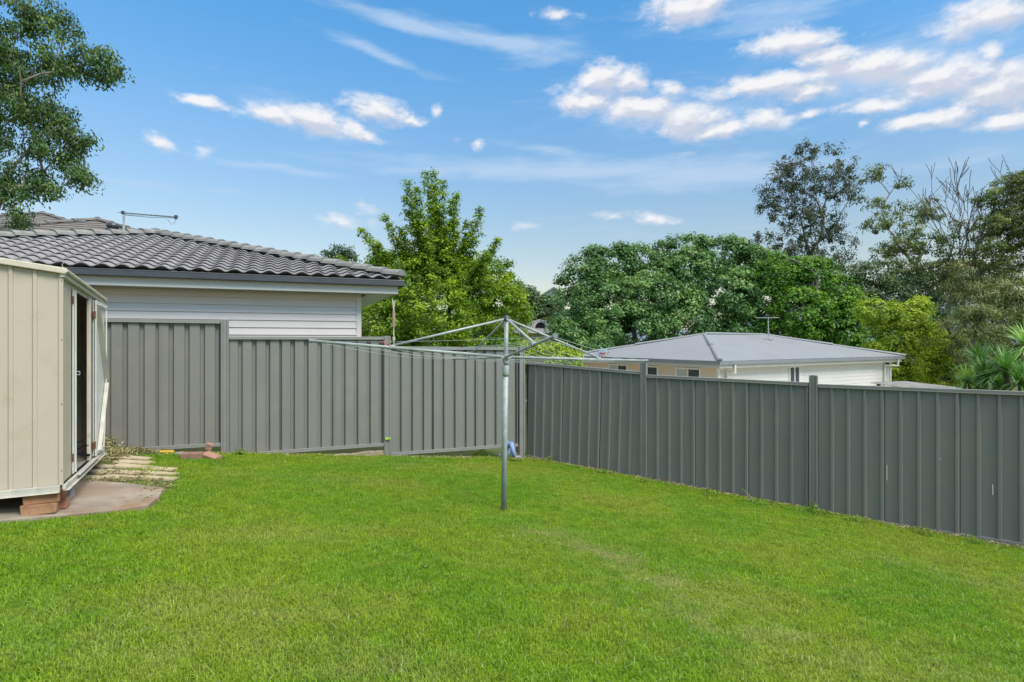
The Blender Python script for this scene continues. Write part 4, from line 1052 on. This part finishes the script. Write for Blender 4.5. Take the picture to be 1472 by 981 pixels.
mb.tube([b0, b0.lerp(b1,.5)+Vector((.2,0,0)), b1], [.28,.22,.17], 10, False)
for dv, l_ in (((-.12,0,1),3.9),((.3,0,1),3.6),((-.42,0,.9),3.1),((.75,.1,.9),3.5),((.05,0,1),4.0)): bare(b1, Vector(dv).normalized(), l_, .10, 0)
mb.build('trunk', M['deadwood'], dt)
# 10. yellow-green bushy tree
tree('bushy_tree', 'yellow-green bushy tree right of the bungalow roof', 'tree', 1300, 33,
     [(1260,450,28,22),(1300,460,32,26),(1285,495,36,28),(1335,490,30,26),(1315,525,42,28),(1360,520,28,24),(1270,530,34,24),(1345,545,40,20),(1375,540,18,18),(1320,440,18,12)],
     430, .42, 72, .18, .5, L['yellowgreen'], M['bark'], .22, 91, .6, .9, nsk=50, front=.4, upb=.7)
# 11. dark and olive masses behind
tree('dark_tree', 'shadowy dark green tree behind the yellow-green bushy tree', 'tree', 1240, 47,
     [(1225,395,30,22),(1260,400,34,26),(1235,430,36,30),(1285,425,34,26),(1310,420,32,30),(1330,460,34,40),(1250,470,40,40)], 300, .6, 62, .24, .4, L['dark'], M['greybark'], .3, 101, .5, .8, nsk=50, front=.4, tip=.03)
tree('olive_tree', 'drooping olive-brown tree at the right behind the spiky palms', 'tree', 1430, 30,
     [(1400,430,34,30),(1440,420,36,30),(1475,430,34,36),(1385,470,34,30),(1430,470,40,32),(1470,485,36,30),(1500,450,50,50),(1400,505,34,26),(1440,515,36,22),(1375,400,22,26)], 420, .40, 66, .17, .32, L['brown'], M['bark'], .24, 111, .45, .9, nsk=90, front=.4, droop=.6)
tree('olive_tree', 'feathery green branches in front of the olive-brown tree at the right', 'tree', 1420, 27,
     [(1400,450,30,12),(1430,475,30,12),(1460,450,24,14),(1390,480,24,10),(1425,500,24,10)], 110, .34, 56, .15, .3, L['olive'], M['bark'], .12, 112, .2, .9, nsk=60, droop=.6)
# 12. trees in the gap
tree('dark_tree', 'round dark tree in the gap left of the far cottage', 'tree', 745, 68,
     [(745,425,20,18),(765,432,20,16),(785,440,18,16),(750,450,26,20),(775,452,18,12),(800,445,14,20),(740,475,24,20),(760,418,8,5)], 240, .75, 60, .34, .5, L['dark'], M['bark'], .3, 121, .5, .9, nsk=30, tip=.03)
tree('garden_shrub', 'yellow-green shrub in the gap just over the fence corner', 'shrub', 790, 21,
     [(770,505,24,16),(800,510,28,18),(745,505,20,18),(790,535,50,24),(820,520,20,16)], 190, .3, 60, .12, .5, L['yellowgreen'], M['bark'], .08, 131, .3, .9, nsk=30, upb=.8)
tree('garden_shrub', 'dark green shrub between the fence corner and the left end of the bungalow', 'shrub', 845, 34,
     [(830,500,28,24),(860,500,26,20),(815,480,24,22),(840,530,50,26),(800,465,14,18)], 190, .45, 62, .2, .5, L['camphor'], M['bark'], .1, 132, .3, .9, nsk=30, upb=.8)
tree('background_trees', 'distant line of dull green trees behind the bungalow and the tall gums', 'trees', 1250, 90,
     [(1200,420,60,20),(1280,425,60,24),(1360,420,60,24),(1440,420,60,24),(1120,440,50,24),(1040,440,60,24),(940,450,60,24),(1200,470,80,30),(1000,480,80,30),(860,480,80,30),(1350,480,90,40),(1470,470,60,50),(1560,450,90,60),(1700,450,90,60),(1850,460,90,60),(560,470,90,26)], 760, 1.3, 60, .5, .5, L['oak'], M['greybark'], .3, 141, .3, .6, nsk=40, tip=.04)['kind'] = 'stuff'

tree('background_trees', 'dark green bushes filling the space behind the bright leafy tree', 'trees', 620, 30,
     [(540,460,60,34),(600,470,60,34),(660,465,60,34),(700,470,40,30),(560,520,90,40),(680,520,90,40)], 420, .6, 60, .2, .5, L['camphor'], M['bark'], .15, 143, .3, .6, nsk=30, front=.4)['kind'] = 'stuff'
# ---------------------------------------------------------------- spiky palms
def rosette(c, n, ln, rng, Vs, Qs, cr, lr, ci):
    for i in range(n):
        az = rng.rand()*6.283; el = rng.uniform(-.35,1.35); d = np.array([math.cos(az)*math.cos(el), math.sin(az)*math.cos(el), math.sin(el)])
        l = ln*rng.uniform(.75,1.15); s = np.cross(d,[0,0,1]); s /= np.linalg.norm(s)+1e-6; up = np.cross(s,d)
        w = .02*ln/.5; base_ = len(Vs); ns = 5
        for k in range(ns+1):
            f = k/ns; p = c+d*l*f+np.array([0,0,-1])*l*.28*f*f*math.cos(el); ww = w*(math.sin(math.pi*min(1,f*.85+.15))**.7)*(1-f*.75)
            Vs.append(p-s*ww+up*ww*.3); Vs.append(p+s*ww+up*ww*.3)
        for k in range(ns): Qs.append((base_+2*k, base_+2*k+1, base_+2*k+3, base_+2*k+2)); cr.append(ci); lr.append(rng.rand())
def spiky(label, D, heads, basepx, seed):
    rng = np.random.RandomState(seed); bx = (basepx-CX)/F*D; b0 = Vector((bx,D,gz(bx,D)-.1)); root = thing('spiky_palm', b0, label, 'palm', 'spiky palms beyond the right fence')
    tr = MB()
    for (px,py,ln,dd) in heads:
        c = W(px,py,D+dd); tr.tube([b0, b0.lerp(c,.5)+Vector((rng.uniform(-.1,.1),0,.1)), c], [.09,.06,.045], 8, False)
    tr.build('trunk', M['bark'], root, smooth=True)
    for (px,py,ln,dd) in heads:
        Vs, Qs, cr, lr = [], [], [], []
        rosette(np.array(W(px,py,D+dd)), 120, ln, rng, Vs, Qs, cr, lr, rng.rand())
        npmesh('leaf_rosette', np.array(Vs), np.array(Qs), L['spiky'], {'leaf_rand':('FACE',np.array(lr)),'clump_rand':('FACE',np.array(cr))}, root, origin(root))
spiky('spiky green palm with several rosettes just past the right fence', 11.5, [(1407,520,.56,.2),(1416,542,.54,-.3),(1390,550,.48,0),(1398,562,.45,.3)], 1405, 1)
spiky('larger spiky green palm cut by the right edge of the view', 10.8, [(1446,533,.62,0),(1478,498,.66,.3),(1468,550,.56,-.3),(1500,535,.6,.2),(1438,556,.5,.4)], 1465, 2)

# ---------------------------------------------------------------- clippings, dry edge and weeds (uncountable)
def litter(name, label, pts, n, ln, mat, seed, hgt=.02, cat='litter', spread=.12, width=.004, upv=.3):
    rng = np.random.RandomState(seed); pts = np.array(pts, float); i = rng.randint(0,len(pts),n)
    P = pts[i][:,:3]+rng.normal(size=(n,3))*np.array([spread,spread,0])
    P[:,2] = -6*np.tanh((.082*P[:,0]+.0513*P[:,1])/6)+rng.rand(n)**1.5*(pts[i][:,3] if pts.shape[1] > 3 else hgt)+.004
    t = rng.normal(size=(n,3)); t[:,2] *= upv; t /= np.linalg.norm(t,axis=1,keepdims=True); s = np.cross(t, rng.normal(size=(n,3))); s /= np.linalg.norm(s,axis=1,keepdims=True)
    l = ln*rng.uniform(.4,1.3,n)[:,None]; w = width*rng.uniform(.6,1.8,n)[:,None]
    V = np.stack([P-t*l/2-s*w, P-t*l/2+s*w, P+t*l/2+s*w*.6, P+t*l/2-s*w*.6],1).reshape(-1,3); a = np.arange(n)*4
    tag(npmesh(name, V, np.stack([a,a+1,a+2,a+3],1), mat, {'leaf_rand':('FACE',rng.rand(n)),'clump_rand':('FACE',rng.rand(n))}), label, cat, kind='stuff')
heap = []
for px, py, h in ((150,652,.24),(140,646,.30),(134,655,.22),(158,658,.12),(170,655,.09),(180,651,.07),(200,650,.06),(215,650,.05),(125,664,.12),(117,672,.08),(145,662,.08),(152,640,.26),(225,652,.03),(160,648,.16)):
    p = G(px,py); heap += [(p.x,p.y,p.z,h)]*3
litter('garden_clippings', 'heap of dull green and straw garden clippings at the foot of the open shed door', heap, 4600, .06, L['clip'], 5, cat='clippings', spread=.10, width=.006, upv=.6)
heap = []
for px, py, h in ((112,697,.03),(130,696,.03),(150,695,.03),(170,694,.03),(190,693,.03),(208,694,.025),(225,697,.02),(232,702,.02),(222,711,.02),(205,722,.015),(163,683,.02),(215,705,.02),(202,684,.012),(190,700,.006)):
    p = G(px,py); heap += [(p.x,p.y,p.z+.0,h+.03)]
litter('straw_litter', 'dry straw and cut grass strewn between the sandstone pavers and the concrete slab', heap, 1900, .04, L['clip'], 6, cat='litter', spread=.07, width=.004)
edge = []
for k in range(120):
    s = -.1+9.3*k/119; x, y = rp(s); edge.append((x+NR[0]*.09, y+NR[1]*.09, 0, .025+.02*random.random()))
for k in range(60):
    s = 0.02+4.7*k/59; x, y = bp(s); edge.append((x+NB[0]*.07, y+NB[1]*.07, 0, .03 if s < 2.3 else .02))
litter('dry_grass_edge', 'dry straw coloured grass along the foot of the fences', edge, 11000, .05, L['straw'], 7, cat='grass', spread=.045, width=.003, upv=.6)
wd = []
for px, py in ((1160,739),(1176,742),(1020,713),(1230,752),(925,696),(790,664),(760,657),(1100,729),(1330,770),(870,682),(700,656),(690,656),(1400,783)):
    p = G(px,py); wd.append((p.x+NR[0]*.03,p.y+NR[1]*.03,p.z,.09))
litter('fence_weeds', 'scattered small green weeds along the foot of the right fence', wd, 1500, .05, L['weed'], 8, cat='weeds', spread=.06, width=.005, upv=1.5)
lp = []
for k in range(260):
    x, y = random.uniform(-4,6), random.uniform(2,8.8); lp.append((x,y,0,.03))
litter('fallen_bits', 'sparse dry leaf bits and straw scattered over the lawn', lp, 420, .035, L['straw'], 17, cat='leaf litter', spread=.3, width=.004)
def weed(px, py, h, label, seed, dz=0):
    p = G(px,py); root = thing('weed', p, label, 'weed'); rng = np.random.RandomState(seed); mb = MB(); cl = []
    for k in range(7):
        e = p+Vector((rng.uniform(-.09,.09),rng.uniform(-.03,.03),h*rng.uniform(.5,1))); mb.tube([p+Vector((0,0,dz)), p.lerp(e,.6)+Vector((0,0,.02)), e], .003, 4, False); cl.append(tuple(e)); cl.append(tuple(p.lerp(e,.6)))
    mb.build('stem', M['bark'], root); cl = np.array(cl); leaves('foliage', cl, np.full(len(cl),.03), 9, .035, .5, L['weed'], root, seed)
weed(347,656,.12,'small leafy weed growing at the foot of the back fence by its tallest post',1)
weed(693,650,.14,'tuft of dark weed under the back fence left of the clothesline pole',2)
weed(1168,739,.14,'small weed climbing the foot of the second right fence post',3)
weed(152,640,.30,'pale green weed poking out of the clippings by the shed door',4)

# ---------------------------------------------------------------- sky with clouds
w = bpy.data.worlds.new('World'); bpy.context.scene.world = w; w.use_nodes = True; nt = w.node_tree
SUN_EL, SUN_AZ = 48, 130                              # azimuth clockwise from +Y (camera looks along +Y)
bg = nt.nodes['Background']; sky = nt.nodes.new('ShaderNodeTexSky'); sky.sky_type = 'NISHITA'; sky.sun_disc = False
sky.sun_elevation = R(SUN_EL); sky.sun_rotation = R(SUN_AZ); sky.air_density = 1.15; sky.dust_density = .6; sky.ozone_density = 2.2; sky.altitude = 0
tc = nt.nodes.new('ShaderNodeTexCoord'); nt.links.new(tc.outputs['Generated'], sky.inputs[0]) if False else None
sep = nt.nodes.new('ShaderNodeSeparateXYZ'); nt.links.new(tc.outputs['Generated'], sep.inputs[0])
def mth(op, a, b=None, c=None, clamp=False, tree_=None):
    T = tree_ or nt; n = T.nodes.new('ShaderNodeMath'); n.operation = op; n.use_clamp = clamp
    for i, x in enumerate((a,b,c)):
        if x is None: continue
        if isinstance(x,(int,float)): n.inputs[i].default_value = x
        else: T.links.new(x, n.inputs[i])
    return n.outputs[0]
az = mth('ARCTAN2', sep.outputs[0], sep.outputs[1]); el = mth('ARCSINE', sep.outputs[2])
def aze(px, py):
    x = (px-CX)/F; z = (CY-py)/F; return math.atan2(x,1), math.atan2(z, math.hypot(x,1))
cum = [(290,145,38,8,0,1),(395,165,46,13,-8,.95),(455,172,52,18,-8,1),(515,190,34,9,-14,1),(545,157,46,15,-10,1),(592,172,22,8,0,.7),(227,205,20,11,-15,.8),(632,163,9,9,0,.7),(690,208,11,7,0,.7),(293,217,18,10,-20,.5),(345,160,30,9,-5,.5),
       (865,112,36,20,0,1),(905,116,26,18,0,1),(845,145,40,16,5,1),(920,155,70,20,-8,1),(990,172,60,24,-6,1),(1025,188,50,13,0,1),(960,128,28,10,-18,.75),(1105,172,40,14,-10,.85),(1168,162,18,8,0,.7),(800,130,30,8,0,.5),
       (990,12,60,22,0,1.05),(1420,22,85,24,0,1),(1425,76,17,14,0,.85),(1135,62,70,18,-6,1),(1190,82,55,15,-8,1),(1270,95,80,20,-6,1),(1100,122,95,14,-1,1),(1160,128,50,16,0,.95),(1350,113,95,24,-8,1),(1440,125,75,28,-6,1),(1220,98,70,18,-8,.95),(1265,152,60,10,-6,.9),(1345,172,85,12,0,.95),(1450,172,55,13,0,1),
       (800,19,32,9,-4,.7),(942,313,30,8,-6,.75),(490,320,32,10,-8,.7),(880,310,30,7,0,.5),(755,325,24,7,0,.5),(1241,178,9,5,0,.7),(660,200,14,5,0,.4),(1425,76,14,12,0,.7),(985,222,20,6,0,.4),(530,305,26,18,0,.4)]
wis = [(1290,105,230,50,-7,.62),(970,160,190,42,-8,.5),(450,172,120,26,-8,.45),(1400,30,110,34,0,.5),(985,20,90,30,0,.45),(600,38,120,11,-7,.8),(720,60,110,13,-9,.8),(785,75,55,16,12,.6),(545,78,90,9,-12,.6),(820,245,320,15,-1,.75),(640,243,120,11,2,.6),(390,240,110,6,-2,.6),(190,265,80,6,0,.5),(1010,252,190,20,-1,.75),(1120,15,140,28,0,.55),(320,275,34,5,0,.5),(790,218,80,8,-8,.5),(820,40,60,30,0,.2),(1200,110,330,70,0,.3),(900,170,180,40,-6,.25),(1350,235,220,14,0,.4),(500,330,160,30,0,.25),(900,330,300,30,0,.25)]
def field(name, lst):
    g = bpy.data.node_groups.new(name, 'ShaderNodeTree')
    g.interface.new_socket('V', in_out='INPUT', socket_type='NodeSocketVector'); g.interface.new_socket('D', in_out='OUTPUT', socket_type='NodeSocketFloat')
    gi = g.nodes.new('NodeGroupInput'); go = g.nodes.new('NodeGroupOutput'); acc = None
    for (px,py,rx,ry,rot,s) in lst:
        a, e = aze(px,py); a1, _ = aze(px+rx,py); _, e1 = aze(px,py-ry)
        mp = g.nodes.new('ShaderNodeMapping'); mp.vector_type = 'TEXTURE'
        mp.inputs['Location'].default_value = (a,e,0); mp.inputs['Rotation'].default_value = (0,0,R(rot)); mp.inputs['Scale'].default_value = (abs(a1-a)*1.7, abs(e1-e)*1.9, 1)
        g.links.new(gi.outputs[0], mp.inputs[0])
        t = g.nodes.new('ShaderNodeTexGradient'); t.gradient_type = 'SPHERICAL'; g.links.new(mp.outputs[0], t.inputs[0])
        v = mth('MULTIPLY', t.outputs['Fac'], s, tree_=g)
        acc = v if acc is None else mth('MAXIMUM', acc, v, tree_=g)
    g.links.new(acc, go.inputs[0]); return g
gc, gw = field('cumulus_field', cum), field('wisp_field', wis)
cv = nt.nodes.new('ShaderNodeCombineXYZ'); nt.links.new(az, cv.inputs[0]); nt.links.new(el, cv.inputs[1])
def vnoise(vec, scale, stretch=(1,1,1), detail=6, rough=.55, loc=(0,0,0)):
    mp = nt.nodes.new('ShaderNodeMapping'); mp.inputs['Scale'].default_value = stretch; mp.inputs['Location'].default_value = loc; nt.links.new(vec, mp.inputs[0])
    n = nt.nodes.new('ShaderNodeTexNoise'); n.inputs['Scale'].default_value = scale; n.inputs['Detail'].default_value = detail; n.inputs['Roughness'].default_value = rough; nt.links.new(mp.outputs[0], n.inputs['Vector']); return n
def warp(vec, scale, amt, stretch):
    n = vnoise(vec, scale, stretch, 4); s = nt.nodes.new('ShaderNodeVectorMath'); s.operation = 'SUBTRACT'; nt.links.new(n.outputs['Color'], s.inputs[0]); s.inputs[1].default_value = (.5,.5,.5)
    m_ = nt.nodes.new('ShaderNodeVectorMath'); m_.operation = 'MULTIPLY_ADD'; nt.links.new(s.outputs[0], m_.inputs[0]); m_.inputs[1].default_value = amt; nt.links.new(vec, m_.inputs[2]); return m_.outputs[0]
def cumulus(vec):
    wv = warp(warp(vec, 12, (.026,.012,0), (1,1.8,1)), 34, (.02,.012,0), (1,1.4,1))
    g = nt.nodes.new('ShaderNodeGroup'); g.node_tree = gc; nt.links.new(wv, g.inputs[0])
    n = vnoise(vec, 26, (1,1.9,1), 9, .62)
    return mth('ADD', g.outputs[0], mth('MULTIPLY', mth('SUBTRACT', n.outputs['Fac'], .5), 1.15))
d0 = cumulus(cv.outputs[0])
sh_ = nt.nodes.new('ShaderNodeVectorMath'); sh_.operation = 'ADD'; nt.links.new(cv.outputs[0], sh_.inputs[0]); sh_.inputs[1].default_value = (-.006,.013,0)
d1_ = cumulus(sh_.outputs[0])
def smooth(x, a, b):
    n = nt.nodes.new('ShaderNodeMapRange'); n.interpolation_type = 'SMOOTHSTEP'; nt.links.new(x, n.inputs[0]); n.inputs[1].default_value = a; n.inputs[2].default_value = b; return n.outputs[0]
mask = smooth(d0, .15, .80)
gn = nt.nodes.new('ShaderNodeGroup'); gn.node_tree = gw; nt.links.new(warp(cv.outputs[0], 9, (.06,.02,0), (1,3,1)), gn.inputs[0])
wn_ = vnoise(cv.outputs[0], 14, (1,5,1), 6, .6, (3,1,0))
wmask = mth('MULTIPLY', smooth(mth('ADD', gn.outputs[0], mth('MULTIPLY', mth('SUBTRACT', wn_.outputs['Fac'], .5), .7)), .10, .72), .74)
shade = smooth(mth('SUBTRACT', d1_, mth('MULTIPLY', d0, .55)), .0, .42)     # thick cloud above -> we look at its underside
def rgb(c):
    n = nt.nodes.new('ShaderNodeRGB'); n.outputs[0].default_value = (*c,1); return n.outputs[0]
def mixc(f, a, b):
    n = nt.nodes.new('ShaderNodeMixRGB'); nt.links.new(f, n.inputs[0]); nt.links.new(a, n.inputs[1]); nt.links.new(b, n.inputs[2]); return n.outputs[0]
SKYK = 1.0
CLOUD_HI, CLOUD_LO, WISP = (6.0,6.0,6.15), (4.0,4.3,5.1), (3.5,4.5,5.8)
skyc = nt.nodes.new('ShaderNodeHueSaturation'); nt.links.new(sky.outputs[0], skyc.inputs['Color']); skyc.inputs['Saturation'].default_value = 1.0; skyc.inputs['Value'].default_value = 1.0
tint = ramp(nt, smooth(el, .0, .55), [(.0,(1.06,.91,.80)),(1.,(.35,.71,.85))])
gain = nt.nodes.new('ShaderNodeMixRGB'); gain.blend_type = 'MULTIPLY'; gain.inputs[0].default_value = 1
nt.links.new(skyc.outputs[0], gain.inputs[1]); nt.links.new(tint, gain.inputs[2])
gv = mth('MULTIPLY_ADD', smooth(el, .05, .55), .75, 1.0)
gs = nt.nodes.new('ShaderNodeVectorMath'); gs.operation = 'SCALE'; nt.links.new(gain.outputs[0], gs.inputs[0]); nt.links.new(gv, gs.inputs[3])
fill_veil = mth('MULTIPLY', smooth(el, .6, .95), .9)
c = mixc(fill_veil, gs.outputs[0], rgb((13.5,12.7,11.8)))          # bright layer added above the view as soft fill light
c = mixc(wmask, c, rgb(WISP)); c = mixc(mask, c, mixc(shade, rgb(CLOUD_HI), rgb(CLOUD_LO)))
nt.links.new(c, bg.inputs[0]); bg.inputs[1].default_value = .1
sl = bpy.data.lights.new('sun','SUN'); sl.energy = 2.3; sl.angle = R(24); sl.color = (1,.945,.87)
so = bpy.data.objects.new('sun', sl); C.objects.link(so)
# lamp shines along -Z of the object: point it from the sun direction
sd_v = Vector((math.sin(R(SUN_AZ))*math.cos(R(SUN_EL)), math.cos(R(SUN_AZ))*math.cos(R(SUN_EL)), math.sin(R(SUN_EL))))
so.rotation_euler = sd_v.to_track_quat('Z','Y').to_euler(); so.location = sd_v*50

# ---------------------------------------------------------------- camera & output
cam = bpy.data.cameras.new('camera'); co = bpy.data.objects.new('camera', cam); C.objects.link(co)
co.location = (0,0,H); co.rotation_euler = (R(90),0,0); cam.sensor_width = 36; cam.lens = 36*F/1472; cam.clip_end = 12000; cam.clip_start = .05
bpy.context.scene.camera = co
s = bpy.context.scene; s.render.resolution_x = 1024; s.render.resolution_y = 682
s.render.engine = 'CYCLES'
s.view_settings.view_transform = 'Standard'; s.view_settings.look = 'None'; s.view_settings.gamma = 1; s.view_settings.exposure = .62
s.cycles.max_bounces = 4; s.cycles.transparent_max_bounces = 4
